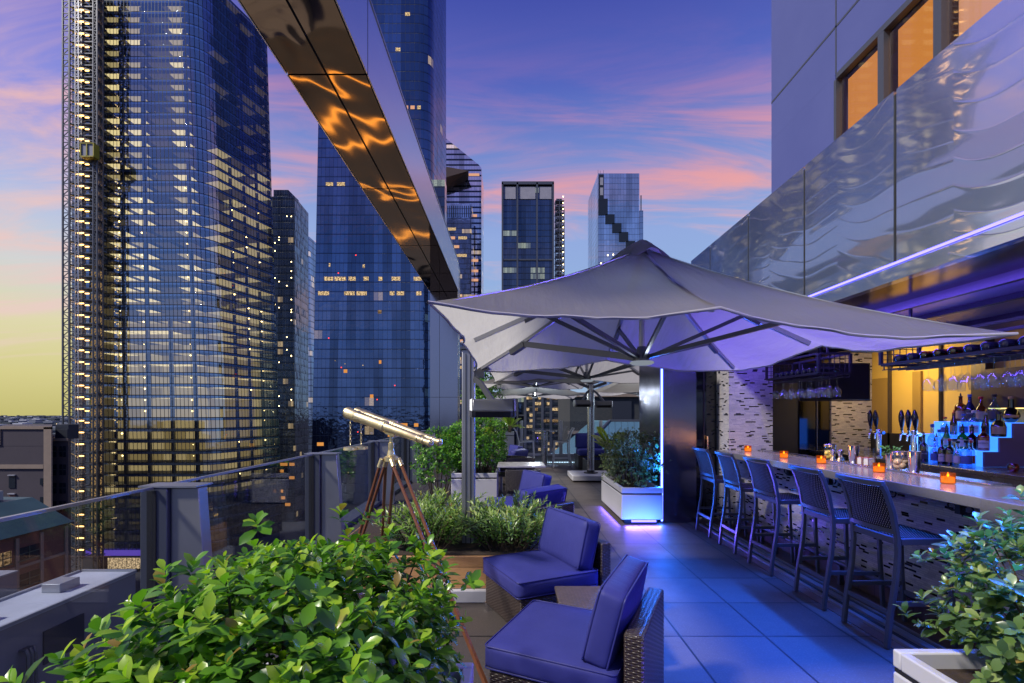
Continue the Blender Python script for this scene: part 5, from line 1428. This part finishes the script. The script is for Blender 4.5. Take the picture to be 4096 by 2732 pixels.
def jar(name, label, x, y, fruit, fm, h=.15, r=.055, sz=.03):
    t = thing(name, label, 'jar', (x,y,1.0855)); c = (x,y,1.0855)
    m = MB(); m.lathe([(r*.9,0),(r,.01),(r,h*.85),(r*.9,h*.95),(r*.86,h*.95),(r*.95,h*.83),(r*.95,.014),(0,.012)], c, 24); m.build('glass', M['jar_glass'], t, smooth=40)
    m = MB(); m.lathe([(r*.98,h*.93),(r*1.02,h*.95),(r*1.02,h*1.12),(r*.9,h*1.16),(0,h*1.17)], c, 24); m.build('lid', M['steel'], t, smooth=35)
    for k in range(fruit):
        a = k*2.4; p = (x+r*.42*math.cos(a), y+r*.42*math.sin(a), 1.10+sz*.8+(k//3)*sz*1.35)
        m = MB(); m.lathe([(sz*math.sin(q)*(1.0 if q < 1.5 else .92), -sz*1.25*math.cos(q)) for q in [PI*i/8 for i in range(9)]], p, 14, axis=(math.cos(a*2),math.sin(a),.4)); f = m.build(fm, M[fm], t, smooth=60)
jar('fruit_jar', 'steel-lidded glass jar of lemons by the far shaker', 3.53, 5.33, 5, 'lemon')
jar('egg_jar', 'steel-lidded glass jar packed with brown eggs', 3.53, 4.37, 6, 'egg', .145, .062, .03)
def lathe_thing(name, label, cat, prof, loc, mat, seg=20, group=None):
    m = MB(); m.lathe(prof, loc, seg)
    o = m.build(name, M[mat], None, smooth=35); return tag(o, label, cat, group)
SH = [(.036,0),(.038,.004),(.048,.165),(.049,.18),(.046,.181),(.0,.179)]
lathe_thing('cocktail_shaker', 'tall bright steel shaker tin nearest the camera', 'shaker', SH, (3.53,4.22,1.0855), 'chrome', group='steel shaker tins')
lathe_thing('cocktail_shaker', 'steel shaker tin between the jiggers and wire boxes', 'shaker', SH, (3.54,4.98,1.0855), 'chrome', group='steel shaker tins')
JG = [(.026,0),(.024,.01),(.010,.055),(.012,.062),(.028,.115),(.026,.115),(0,.07)]
for k, (x, y, lab) in enumerate([(3.52,5.16,'steel jigger standing nearest the shaker'),(3.58,5.22,'steel jigger behind the other jiggers'),(3.50,5.24,'steel jigger nearest the lemon jar')]):
    lathe_thing('jigger', lab, 'jigger', JG, (x,y,1.0855), 'chrome', 16, 'steel jiggers')
for k, (y, lab) in enumerate([(4.75,'copper wire box of paper straws nearer the egg jar'),(4.84,'copper wire box of paper straws farther from the egg jar')]):
    t = thing('wire_box', lab, 'box', (3.53,y,1.0855), 'copper wire boxes'); m = MB(); a = .036; h = .075; z = 1.0856
    for s1 in (-a,a):
        for s2 in (-a,a): m.bar([(3.53+s1,y+s2,z),(3.53+s1,y+s2,z+h)], .003)
        for zz in (z+.0015,z+h): m.bar([(3.53-a,y+s1,zz),(3.53+a,y+s1,zz)], .003); m.bar([(3.53+s1,y-a,zz),(3.53+s1,y+a,zz)], .003)
        m.bar([(3.53-a,y+s1,z),(3.53+a,y+s1,z+h)], .002); m.bar([(3.53+a,y+s1,z),(3.53-a,y+s1,z+h)], .002)
    m.build('wire', M['copper_wire'], t)
    m = MB(); m.box(3.53-.03,3.53+.03,y-.03,y+.03,z+.002,z+h-.006); m.build('contents', M['label_white'], t)
# herbs in a steel cup
t = thing('herb_cup', 'steel cup of fresh green mint sprigs on the bar', 'cup', (3.60,4.56,1.0855))
m = MB(); m.lathe([(.042,0),(.05,.13),(.047,.13),(.04,.02),(0,.02)], (3.60,4.56,1.0855), 20); m.build('cup', M['chrome'], t, smooth=35)
m = MB(); rr = random.Random(2)
for k in range(90):
    a, r, z = rr.uniform(0,6.28), .085*math.sqrt(rr.random()), 1.225+rr.uniform(-.02,.06); c = Vector((3.60+r*math.cos(a),4.56+r*math.sin(a),z)); d = Vector((math.cos(a+rr.uniform(-1,1)),math.sin(a+rr.uniform(-1,1)),rr.uniform(-.5,.9))).normalized()*.03; s = d.cross(Vector((rr.uniform(-.4,.4),0,1))).normalized()*.011
    m.quad(c-d*.5, c+s, c+d*.6, c-s)
m.build('mint', M['herb'], t)
# upside-down tumblers behind the taps
for k, (x, y) in enumerate([(5.0,6.3),(5.1,6.24),(5.0,6.2),(5.02,6.8),(5.08,6.72)]):
    lathe_thing('tumbler', 'small upturned tumbler on the back counter between the beer taps', 'glass', [(.034,0),(.034,.002),(.03,.11),(0,.112)], (x,y,1.001), 'clear_glass', 16, 'upturned tumblers by the taps')

# ------------------------------------------------------------------ beer taps
def taps(label, x, y, n):
    t = thing('beer_tap', label, 'beer tap', (x,y,1.)); c = (x,y,1.001)
    m = MB(); m.lathe([(.05,0),(.05,.012),(.034,.016),(.034,.37),(.03,.38),(0,.385)], c, 22); m.tube([(x,y-.09,1.335),(x,y+.09,1.335)], .022, 12); m.build('column', M['chrome'], t, smooth=35)
    for k in range(n):
        yy = y+(k-(n-1)/2)*.105; lean = .02+(.03 if k == 0 else 0)
        m = MB(); m.tube([(x-.02,yy,1.335),(x-.07,yy,1.345),(x-.09,yy,1.31),(x-.095,yy,1.25)], .011, 8); m.tube([(x-.065,yy,1.35),(x-.07,yy,1.38)], .012, 8); m.build('spout', M['chrome'], t, smooth=45)
        m = MB(); m.lathe([(.010,0),(.017,.01),(.013,.03),(.022,.065),(.032,.13),(.033,.18),(.022,.23),(.014,.245),(.011,.26),(0,.262)], (x-.07,yy,1.38), 14, axis=(-lean*2,-lean,1)); m.build('handle', M['tap_handle'], t, smooth=45)
    return t
taps('chrome beer tap tower with two black handles beside the mosaic strip', 5.02, 6.58, 2)
taps('chrome beer tap tower with black handles nearest the bottles', 5.02, 6.0, 3)

# ------------------------------------------------------------------ bottles
def bottle(label, x, y, z, h, r, glass, cap='cap_black', lab='label_white', kind='round', pour=False, text=None, fill=None):
    h *= 1.08; r *= 1.14; t = thing('bottle', label, 'bottle', (x,y,z+.001), 'bottles on and below the glowing steps'); c = (x,y,z+.001)
    P = {'round': [(r*.92,0),(r,.006),(r,h*.56),(r*.86,h*.64),(r*.36,h*.72),(r*.32,h*.93),(r*.36,h*.94),(r*.36,h*.965),(0,h*.966)],
         'squat': [(r*.9,0),(r,.008),(r*1.02,h*.4),(r*.8,h*.56),(r*.34,h*.66),(r*.28,h*.92),(r*.33,h*.93),(r*.33,h*.96),(0,h*.962)],
         'flare': [(r*.75,0),(r*.8,.006),(r*1.05,h*.42),(r*1.0,h*.5),(r*.4,h*.72),(r*.3,h*.92),(r*.34,h*.93),(r*.34,h*.96),(0,h*.962)],
         'orb': [(r*.5,0),(r*.8,h*.05),(r*1.3,h*.22),(r*1.3,h*.3),(r*.9,h*.5),(r*.45,h*.58),(r*.4,h*.9),(0,h*.91)],
         'slim': [(r*.85,0),(r*.9,.004),(r*.9,h*.5),(r*.4,h*.75),(r*.33,h*.95),(0,h*.955)]}[kind]
    m = MB(); m.lathe(P, c, 18); b = m.build('glass_body', M[glass], t, smooth=40)
    rm = max(p[0] for p in P)
    if fill:
        m = MB(); m.lathe([(p[0]*.93,p[1]+.004) for p in P if p[1] < h*.5]+[(0,h*.5)], c, 16); m.build('liquid', M[fill], t, smooth=40)
    m = MB(); m.lathe([(r*.4,h*.91),(r*.42,h*.915),(r*.42,h*1.),(r*.36,h*1.005),(0,h*1.006)] if not pour else [(r*.38,h*.95),(r*.38,h*.98),(r*.16,h*1.),(r*.10,h*1.10),(0,h*1.10)], c, 14); m.build('cap' if not pour else 'pourer', M[cap], t, smooth=40)
    if lab:
        m = MB(); n = 9; a0 = math.atan2(-y, -x); w = .95; z0, z1 = (.12,.42) if kind != 'orb' else (.2,.3)
        rl = rm*1.012
        for i in range(n):
            aa, ab = a0-w+2*w*i/n, a0-w+2*w*(i+1)/n
            m.quad((x+rl*math.cos(aa),y+rl*math.sin(aa),z+h*z0),(x+rl*math.cos(ab),y+rl*math.sin(ab),z+h*z0),(x+rl*math.cos(ab),y+rl*math.sin(ab),z+h*z1),(x+rl*math.cos(aa),y+rl*math.sin(aa),z+h*z1))
        lo = m.build('label', M[lab], t, smooth=60)
        if text:
            cu = bpy.data.curves.new('lettering', 'FONT'); cu.body = text; cu.size = r*1.55/max(3.2,len(text)*.62)*1.1; cu.align_x = 'CENTER'; cu.align_y = 'CENTER'; cu.materials.append(M['label_dark' if lab in ('label_white','label_tan') else 'label_white'])
            o = bpy.data.objects.new('lettering', cu); COL.objects.link(o); 
            o.location = Vector((x+math.cos(a0)*(rl+.003), y+math.sin(a0)*(rl+.003), z+h*(z0+z1)/2+h*.04))-wloc(lo)
            o.rotation_euler = (R(90),0,a0+R(90)); bpy.context.view_layer.update(); me = bpy.data.meshes.new_from_object(o); me.name = 'lettering'; q = bpy.data.objects.new('lettering', me); COL.objects.link(q); q.parent = lo; q.location = o.location; q.rotation_euler = o.rotation_euler; bpy.data.objects.remove(o)
    return t
B = bottle
c1 = 1.001
B('dark cream-liqueur bottle at the left end of the front row',5.07,5.92,c1,.31,.040,'bottle_black','cap_black','label_dark','round',True,'BAILEYS')
B('clear bottle with pale blue label second in the front row',5.07,5.77,c1,.26,.040,'bottle_clear','cap_black','label_blue','squat',True)
B('dark red bitter bottle with white band in the front row',5.06,5.66,c1,.27,.036,'bottle_black','cap_black','label_white','round',True,'CAMPARI')
B('dark bottle with orange picture label and red cap',5.06,5.56,c1,.28,.040,'bottle_black','cap_red','label_tan','round')
B('square-shouldered clear bottle with white label in the front row',5.06,5.46,c1,.26,.040,'bottle_clear','cap_black','label_white','squat')
B('pale clear bottle with blue crest label at the front right',5.06,5.36,c1,.275,.046,'bottle_clear','cap_black','label_blue','round')
B('tall dark vermouth bottle behind the front row, left of the glow',5.18,6.15,c1,.33,.038,'bottle_green','cap_black','label_tan','round')
B('narrow clear bottle behind the front row with a pourer',5.17,5.86,c1,.30,.034,'bottle_clear','cap_black','label_dark','slim',True)
B('short amber bottle tucked behind the orange-label bottle',5.17,5.62,c1,.24,.040,'bottle_amber','cap_gold','label_white','squat')
B('clear bottle with red label in the second row at the right',5.17,5.42,c1,.27,.036,'bottle_clear','cap_red','label_red','round')
z = 1.175
B('tall clear vodka bottle with blue cap at the left of the lowest tier',5.33,6.10,z-.17,.42,.042,'bottle_clear','cap_blue','label_white','round')
B('clear bottle with a white panel label left on the lowest tier',5.33,6.0,z-.17,.36,.042,'bottle_clear','cap_blue','label_white','round')
B('slim green bottle on the lowest tier',5.33,5.90,z,.25,.034,'bottle_green','cap_black','label_white','slim',True)
B('clear liqueur bottle with a dark band on the lowest tier',5.33,5.80,z,.26,.036,'bottle_clear','cap_black','label_dark','slim',True,'BOLS')
B('square dark green bottle with a round white crest on the lowest tier',5.33,5.69,z,.25,.048,'bottle_green','cap_black','label_white','squat',True)
B('black shouldered bottle with a pourer on the lowest tier',5.33,5.575,z,.25,.046,'bottle_black','cap_black',None,'squat',True)
B('orange-red aperitif bottle at the right of the lowest tier',5.34,5.45,z,.255,.046,'bottle_red','cap_black','label_white','round',False,'APEROL')
z = 1.331
B('stubby clear bottle at the left of the middle tier',5.49,6.1,z,.20,.04,'bottle_clear','cap_red','label_blue','squat')
B('small dark bottle with a pourer on the middle tier',5.49,5.98,z,.26,.036,'bottle_brown','cap_red','label_tan','slim',True)
B('large clear anise bottle with white label on the middle tier',5.49,5.72,z,.275,.046,'bottle_clear','label_white','label_white','round',False,'MOLINARI')
B('slim dark bottle with grey cap on the middle tier',5.49,5.58,z,.25,.034,'bottle_brown','alu','label_dark','slim')
B('wide dark cognac bottle with a cream label on the middle tier',5.50,5.44,z,.26,.058,'bottle_brown','cap_black','label_tan','squat')
B('pale blue gin bottle in the middle of the middle tier',5.49,5.85,z,.24,.042,'bottle_clear','cap_blue','label_blue','squat')
z = 1.491
B('big dark coffee-liqueur bottle with gold label on the top tier',5.65,6.06,z,.30,.050,'bottle_brown','cap_black','label_tan','round',True)
B('tall cobalt-blue curacao bottle on the top tier',5.65,5.94,z,.31,.044,'bottle_blue','cap_blue','label_dark','flare',False,'BOLS')
B('amber whiskey bottle with red cap on the top tier',5.65,5.80,z,.28,.048,'bottle_amber','cap_red','label_tan','squat')
B('sculpted clear and amber bottle on the top tier',5.65,5.64,z,.30,.050,'bottle_clear','cap_black','label_dark','flare',False,None,'bottle_amber')
B('round black raspberry-liqueur orb bottle with a gold band at the right',5.66,5.46,z,.27,.052,'bottle_black','cap_gold','cap_gold','orb')

# ------------------------------------------------------------------ hanging racks, bottles and stemware
def rack(label, x0, x1, y0, y1, z0, z1, zt=2.6):
    t = thing('glass_rack', label, 'rack', ((x0+x1)/2,(y0+y1)/2,z0), 'black hanging glass racks'); m = MB()
    for y in (y0,y1):
        for x in (x0,x1): m.box(x-.013,x+.013,y-.013,y+.013,z0,z1)
        for z in (z0,z1): m.box(x0+.0131,x1-.0131,y-.012,y+.012,z-.012,z+.012)
    for x in (x0,x1):
        for z in (z0,z1): m.box(x-.012,x+.012,y0+.0131,y1-.0131,z-.012,z+.012)
    m.build('frame', M['black_metal'], t)
    for y in (y0,y1):
        m = MB()
        for k in range(1,6): m.box(x0+(x1-x0)*k/6-.003,x0+(x1-x0)*k/6+.003,y-.003,y+.003,z0,z1)
        for k in range(1,4): m.box(x0,x1,y-.003,y+.003,z0+(z1-z0)*k/4-.003,z0+(z1-z0)*k/4+.003)
        m.build('end_grid', M['black_metal'], t)
    m = MB(); n = int((y1-y0)/.11)
    for k in range(1,n): m.box(x0,x1,y0+k*.11-.004,y0+k*.11+.004,z0-.004,z0+.004)
    m.box(x0+.1,x0+.108,y0,y1,z0-.003,z0+.003); m.box(x0+.22,x0+.228,y0,y1,z0-.003,z0+.003); m.build('shelf_wire', M['black_metal'], t)
    m = MB()
    for k in range(5):
        x = x0+.03+k*(x1-x0-.06)/4; m.bar([(x,y0-.03,z0-.045),(x,y1+.02,z0-.045)], .008); m.bar([(x,y0-.03,z0-.045),(x,y0-.03,z0)], .008); m.bar([(x,y1,z0-.045),(x,y1,z0)], .008)
    m.build('stem_rail', M['black_metal'], t)
    m = MB()
    for y in (y0+.12,y1-.12): m.box((x0+x1)/2-.01,(x0+x1)/2+.01,y-.01,y+.01,z1,zt)
    m.build('hanger', M['black_metal'], t)
rack('black wire rack of hanging glasses at the far end of the bar', 3.48, 3.84, 5.45, 6.55, 2.05, 2.27)
rack('black wire rack of hanging glasses and wine bottles nearest the camera', 3.50, 3.86, 2.9, 4.56, 2.05, 2.25)
def lying(x, y, z, label, mt='wine_bottle'):
    m = MB(); m.lathe([(.03,0),(.037,.005),(.037,.19),(.02,.24),(.014,.25),(.014,.30),(0,.301)], (x,y,z), 16, axis=(1,0,0))
    return tag(m.build('wine_bottle', M[mt], None, smooth=40), label, 'bottle', 'wine bottles lying in the hanging racks')
for k in range(11):
    lying(3.52, 3.05+k*.135, 2.092, 'dark wine bottle lying in the near hanging rack', 'bottle_brown' if k in (6,7,8) else 'wine_bottle')
for k in range(8):
    lying(3.51, 5.56+k*.12, 2.092, 'dark wine bottle lying in the far hanging rack')
def stem(kind):
    """hung upside down, foot at z = 0"""
    h = {'wine': [(.036,0),(.036,-.003),(.006,-.008),(.004,-.05),(.004,-.095),(.012,-.112),(.034,-.135),(.043,-.165),(.041,-.20),(.034,-.225),(.0335,-.225),(.040,-.20),(.0415,-.165),(.033,-.137),(.008,-.116),(0,-.114)],
         'martini': [(.038,0),(.038,-.003),(.006,-.008),(.004,-.05),(.004,-.09),(.008,-.1),(.058,-.172),(.057,-.172),(.006,-.104),(0,-.103)],
         'flute': [(.033,0),(.033,-.003),(.005,-.008),(.0035,-.05),(.004,-.08),(.018,-.10),(.027,-.14),(.026,-.20),(.024,-.235),(.0235,-.235),(.0255,-.20),(.0262,-.14),(.016,-.103),(0,-.098)]}[kind]
    m = MB(); m.lathe(h, seg=20); o = m.build({'wine':'wine_glass','martini':'martini_glass','flute':'flute_glass'}[kind], M['clear_glass'], None, smooth=50)
    return o
proto = {}
def hang(kind, x, y, z, label):
    if kind not in proto: proto[kind] = o = stem(kind)
    else: o = proto[kind].copy(); COL.objects.link(o)
    o.location = (x,y,z); tag(o, label, {'wine':'wine glass','martini':'martini glass','flute':'flute'}[kind], 'stemware hanging from the racks')
zz = 2.012
for k, (u, row, kd) in enumerate([(2131,0,'wine'),(2157,1,'wine'),(2164,0,'flute'),(2183,1,'wine'),(2191,0,'wine'),(2207,1,'flute'),(2221,0,'martini'),(2238,1,'wine'),(2254,0,'wine'),(2262,1,'flute'),(2281,0,'wine'),(2306,1,'martini'),(2318,0,'wine'),(2330,1,'wine'),(2346,0,'wine')]):
    x = (3.56,3.72)[row]; hang(kd, x, x*1110/(u-1170), zz, {'wine':'round wine glass hanging under the near rack','martini':'wide martini glass hanging under the near rack','flute':'narrow flute glass hanging under the near rack'}[kd])
for k in range(18):
    x = (3.55,3.67,3.79)[k%3]; y = 5.5+(k//3)*.19+(k%3)*.05; kd = ('wine','flute','wine','wine','martini','wine')[k%6]
    hang(kd, x, y, zz, {'wine':'round wine glass hanging under the far rack','martini':'wide martini glass hanging under the far rack','flute':'narrow flute glass hanging under the far rack'}[kd])
# hanging copper lamp rod and a dark votive at the right
t = thing('votive', 'dark red votive holder on the back counter at the far right', 'candle holder', (5.1,4.9,1.))
m = MB(); m.lathe([(.03,0),(.045,.03),(.045,.06),(.034,.085),(.03,.085),(.04,.06),(0,.02)], (5.1,4.9,1.001), 18); m.build('holder', M['bottle_red'], t, smooth=50)
m = MB(); m.lathe([(.025,.021),(.025,.04),(0,.041)], (5.1,4.9,1.001), 12); m.build('wax', M['label_white'], t, smooth=40)
# ------------------------------------------------------------------ foliage
NP = np.random.default_rng(7)
def unit(v): return v/np.maximum(np.linalg.norm(v, axis=-1, keepdims=True), 1e-9)
def leaf_mesh(name, parent, mat, base, direc, up, length, width, age, shape, droop=.25, fold=.22):
    """every leaf a small bent blade of 4 x 2 faces; base, direc, up are (n,3)"""
    n = len(base); T = np.array([0., .22, .5, .78, 1.]); Wd = np.array(shape)
    d = unit(direc); s = unit(np.cross(d, up)); nn = np.cross(s, d)
    L = length[:,None,None]; Wm = width[:,None,None]
    cen = base[:,None,:] + d[:,None,:]*L*T[None,:,None] - nn[:,None,:]*L*(droop*T**2)[None,:,None]
    off = s[:,None,:]*Wm*.5*Wd[None,:,None]; lift = nn[:,None,:]*Wm*.5*Wd[None,:,None]*fold
    V = np.stack([cen-off+lift, cen, cen+off+lift], axis=2)           # n,5,3,3
    V = V.reshape(-1,3)
    off0 = np.array(wloc(parent)); V = V-off0
    q = []
    for i in range(4):
        for j in range(2):
            a = i*3+j; q.append((a, a+1, a+4, a+3))
    F = (np.array(q)[None]+np.arange(n)[:,None,None]*15).reshape(-1,4)
    me = bpy.data.meshes.new(name); nv, nf_ = len(V), len(F)
    me.vertices.add(nv); me.vertices.foreach_set('co', V.ravel().astype(np.float32))
    me.loops.add(nf_*4); me.loops.foreach_set('vertex_index', F.ravel().astype(np.int32))
    me.polygons.add(nf_); me.polygons.foreach_set('loop_start', np.arange(0,nf_*4,4,dtype=np.int32)); me.polygons.foreach_set('loop_total', np.full(nf_,4,np.int32))
    me.polygons.foreach_set('use_smooth', np.ones(nf_,bool)); me.update(calc_edges=True); me.validate()
    at = me.attributes.new('age', 'FLOAT', 'POINT'); at.data.foreach_set('value', np.repeat(age,15).astype(np.float32))
    me.materials.append(mat); return link(name, me, parent)
OBOV = (.10,.55,.98,.92,.06); OVAL = (.08,.80,1.,.72,.04); LANCE = (.15,.75,1.,.55,.02)
def shoots(P, A, per, L, W, spread=(30,80), jit=.25):
    """rosettes of leaves round shoot tips P with axes A"""
    n = len(P); A = unit(A); h = unit(np.cross(A, np.array([.31,.17,.93]))); k = np.cross(A, h)
    base, dr, up, le, wi, ag = [], [], [], [], [], []
    ph0 = NP.uniform(0, 6.28, n)
    for j in range(per):
        f = j/max(1,per-1); th = np.radians(spread[1]+(spread[0]-spread[1])*f + NP.normal(0,9,n)); ph = ph0+j*2.399+NP.normal(0,jit,n)
        d = A*np.cos(th)[:,None] + (h*np.cos(ph)[:,None]+k*np.sin(ph)[:,None])*np.sin(th)[:,None]
        sc = NP.uniform(.55,1.22,n)*(1-.35*f)
        base.append(P + A*(L*.55*(f-.5))[..., None] if np.ndim(L) else P + A*L*.55*(f-.5)); dr.append(d); up.append(A+np.array([0,0,.25]))
        le.append(L*sc); wi.append(W*sc); ag.append(np.clip(.10+.5*f+NP.normal(0,.24,n),0,1))
    c = np.concatenate
    return c(base), c(dr), c(up), c(le), c(wi), c(ag)
def blob_points(n, c, h, pw=2.6, shell=.72, zmin=-1.):
    """points near the skin (share = shell) or inside a rounded box, with outward normals"""
    d = unit(NP.normal(size=(n*3,3))); d = d[d[:,2] > zmin][:n]
    r = 1/np.power(np.sum(np.abs(d)**pw, axis=1), 1/pw)
    lump = 1+.10*np.sin(d[:,0]*5+1.3)*np.cos(d[:,1]*6+.4)+.07*np.sin(d[:,2]*9+d[:,0]*4)+NP.normal(0,.045,len(d))
    depth = np.where(NP.random(len(d)) < shell, NP.uniform(.86,1.04,len(d)), NP.uniform(.35,.9,len(d)))
    P = d*(r*lump*depth)[:,None]*np.array(h)+np.array(c)
    N = unit(d/np.array(h)); return P, N
def bush(label, c, h, n, per, L, W, mat, shape=OBOV, cat='shrub', name='shrub', group=None, up=.55, base_z=None, pw=2.6, shell=.72, spread=(30,80), clip=None, strays=0):
    t = thing(name, label, cat, (c[0],c[1],base_z if base_z is not None else c[2]-h[2]), group)
    P, N = blob_points(n, c, h, pw, shell, -.62)
    if clip is not None: k = clip(P); P, N = P[k], N[k]
    if strays:
        q = NP.permutation(len(P))[:strays]; P = np.concatenate([P, P[q]+N[q]*NP.uniform(.04,.13,(strays,1))+np.array([0,0,.03])]); N = np.concatenate([N, N[q]])
    A = N*(1-up)+np.array([0,0,up])+NP.normal(0,.22,P.shape)
    leaf_mesh('foliage', t, M[mat], *shoots(P, A, per, L, W, spread), shape)
    m = MB(); zb = base_z if base_z is not None else c[2]-h[2]
    q = NP.permutation(len(P))[:max(14,int(len(P)*.05))]
    for i in q:
        p = Vector(P[i]); f = Vector((c[0]+(p.x-c[0])*.45, c[1]+(p.y-c[1])*.45, zb)); md = f.lerp(p,.55)+Vector((0,0,.04)); m.tube([f,md,p], [.008,.005,.0025], 5)
    m.build('stems', M['twig'], t, smooth=60)
    return t, P
# the big glossy hedge at lower left
bush('bright glossy hedge filling the bottom left corner', (-.665,1.42,.785), (.435,.70,.34), 1500, 8, .064, .034, 'leaf_hedge', name='hedge', cat='hedge', base_z=.46, pw=2.5, spread=(28,84), strays=55)
bush('taller leafy spray of the hedge close to the lens at bottom left', (-.84,.95,.86), (.30,.26,.17), 80, 8, .080, .043, 'leaf_hedge', name='hedge_shoots', cat='hedge', base_z=.5, up=.75, spread=(22,70), shell=.6)
# shrub at lower right
bush('grey-green leafy shrub in the bottom right corner lit by blue light', (2.30,1.80,.80), (.46,.48,.35), 640, 8, .066, .036, 'leaf_right', name='shrub', base_z=.46, strays=50)
# bush by the pillar, clipped box
bush('clipped small-leaved bush in the blue-lit white planter', (1.9,7.65,.86), (.36,.72,.42), 900, 6, .048, .026, 'leaf_grey', OVAL, base_z=.47, pw=3.2, strays=60)
bush('round green bush in the white planter behind the square post', (-.62,9.3,.98), (.52,.86,.52), 1000, 6, .075, .042, 'leaf_back', base_z=.47)
bush('dark green bush spilling over the street-side balustrade', (-1.35,9.2,.72), (.40,.8,.55), 420, 6, .075, .042, 'leaf_back', base_z=.0)
# willow-leaved shrubs in the cedar planter: upright stems
def stemmy(label, x0, x1, y0, y1, n, zb, hmin, hmax):
    t = thing('willow_shrub', label, 'shrub', ((x0+x1)/2,(y0+y1)/2,zb), 'narrow-leaved shrubs in the cedar planter'); m = MB()
    B_, D_, U_, L_, W_, A_ = [], [], [], [], [], []
    for i in range(n):
        x, y = NP.uniform(x0,x1), NP.uniform(y0,y1); cx, cy = (x0+x1)/2, (y0+y1)/2
        e = 1-.45*max(abs(x-cx)/(x1-x0)*2, 0)**2
        h = NP.uniform(hmin,hmax)*e; lean = np.array([(x-cx)*.9+NP.normal(0,.22),(y-cy)*.5+NP.normal(0,.2)-.05,0])
        top = np.array([x,y,zb+h])+lean*h*1.2; b = np.array([cx+(x-cx)*.6,y,zb])
        mid = (b+top)/2+np.array([NP.normal(0,.02),NP.normal(0,.02),.05]); m.tube([b,mid,top], [.006,.004,.002], 5)
        k = int(20+26*h)
        for j in range(k):
            q = .18+.82*j/k; p = b*(1-q)**2+2*mid*q*(1-q)+top*q*q; ax = unit((top-b)[None])[0]
            ph = j*2.399; th = np.radians(NP.uniform(30,68)*(1.15-.5*q)); hh = unit(np.cross(ax,[.3,.2,.9])[None])[0]; kk = np.cross(ax,hh)
            d = ax*np.cos(th)+(hh*np.cos(ph)+kk*np.sin(ph))*np.sin(th)
            B_.append(p); D_.append(d); U_.append(ax+np.array([0,0,.4])); s = NP.uniform(.7,1.15); L_.append(.058*s); W_.append(.0175*s); A_.append(np.clip(.2+.6*q*q+NP.normal(0,.15),0,1))
    leaf_mesh('foliage', t, M['leaf_willow'], np.array(B_), np.array(D_), np.array(U_), np.array(L_), np.array(W_), np.array(A_), LANCE, .18, .12)
    m.build('stems', M['twig'], t, smooth=60)
stemmy('willow-leaved shrub left of the square post in the cedar planter', -1.08,-.40, 4.22,5.1, 135, .39, .24,.44)
stemmy('willow-leaved shrub right of the square post in the cedar planter', -.36,.34, 4.2,5.0, 150, .39, .24,.44)
# palms
def palm(label, c, n, L, zb, spread=1., trunk=.12):
    t = thing('palm', label, 'palm', (c[0],c[1],zb)); m = MB(); B_, D_, U_, L_, W_, A_ = [], [], [], [], [], []
    for i in range(n):
        a = i*2.399+NP.normal(0,.2); el_ = NP.uniform(.35,1.3); Lf = L*NP.uniform(.75,1.1); d0 = np.array([math.cos(a)*math.cos(el_)*spread, math.sin(a)*math.cos(el_)*spread, math.sin(el_)])
        pts = []
        for k in range(9):
            q = k/8; pts.append(np.array(c)+d0*Lf*q+np.array([0,0,-.42*Lf*q*q*math.cos(el_)]))
        m.tube([Vector(p) for p in pts], [.008*(1-.8*k/8) for k in range(9)], 5)
        for k in range(26):
            q = .2+.78*k/26; f = q*8; i0 = min(int(f),7); p = pts[i0]*(1-(f-i0))+pts[i0+1]*(f-i0); tg = unit((pts[i0+1]-pts[i0])[None])[0]; sd_ = unit(np.cross(tg,[0,0,1.])[None])[0]
            for s in (-1,1):
                B_.append(p); D_.append(tg*.75+sd_*s*.8+np.array([0,0,.25])); U_.append(np.cross(sd_,tg)); l = L*.30*math.sin(PI*min(.97,q*.9+.08)); L_.append(l); W_.append(.014*L/.6); A_.append(np.clip(.35+.4*q+NP.normal(0,.15),0,1))
    leaf_mesh('fronds', t, M['leaf_palm'], np.array(B_), np.array(D_), np.array(U_), np.array(L_), np.array(W_), np.array(A_), LANCE, .15, .1)
    m.tube([(c[0],c[1],zb),(c[0],c[1],c[2])], [.05,.035], 8); m.build('stems', M['trunk'], t, smooth=60)
palm('young palm in the grey-white planter by the far balustrade', (.0,14.5,1.12), 15, .62, .95)
palm('low bright palm to the left of the grey-white planter', (-.62,13.2,.85), 13, .62, .0)
palm('spiky palm rising behind the clipped bush at the pillar', (2.05,9.6,.75), 15, .8, .0)
t = thing('tree', 'slender tree with dark leaves beside the polished column', 'tree', (-.55,14.2,0))
m = MB(); m.tube([(-.52,14.0,0),(-.50,14.0,1.2),(-.54,14.0,2.2)], [.07,.055,.04], 10); m.build('trunk', M['trunk'], t, smooth=60)
P, N = blob_points(240, (-.75,13.9,2.15), (.55,.5,.75), 2.2, .5, -1.)
leaf_mesh('crown', t, M['leaf_back'], *shoots(P, N+np.array([0,0,-.2]), 6, .13, .055, (40,95)), OVAL)
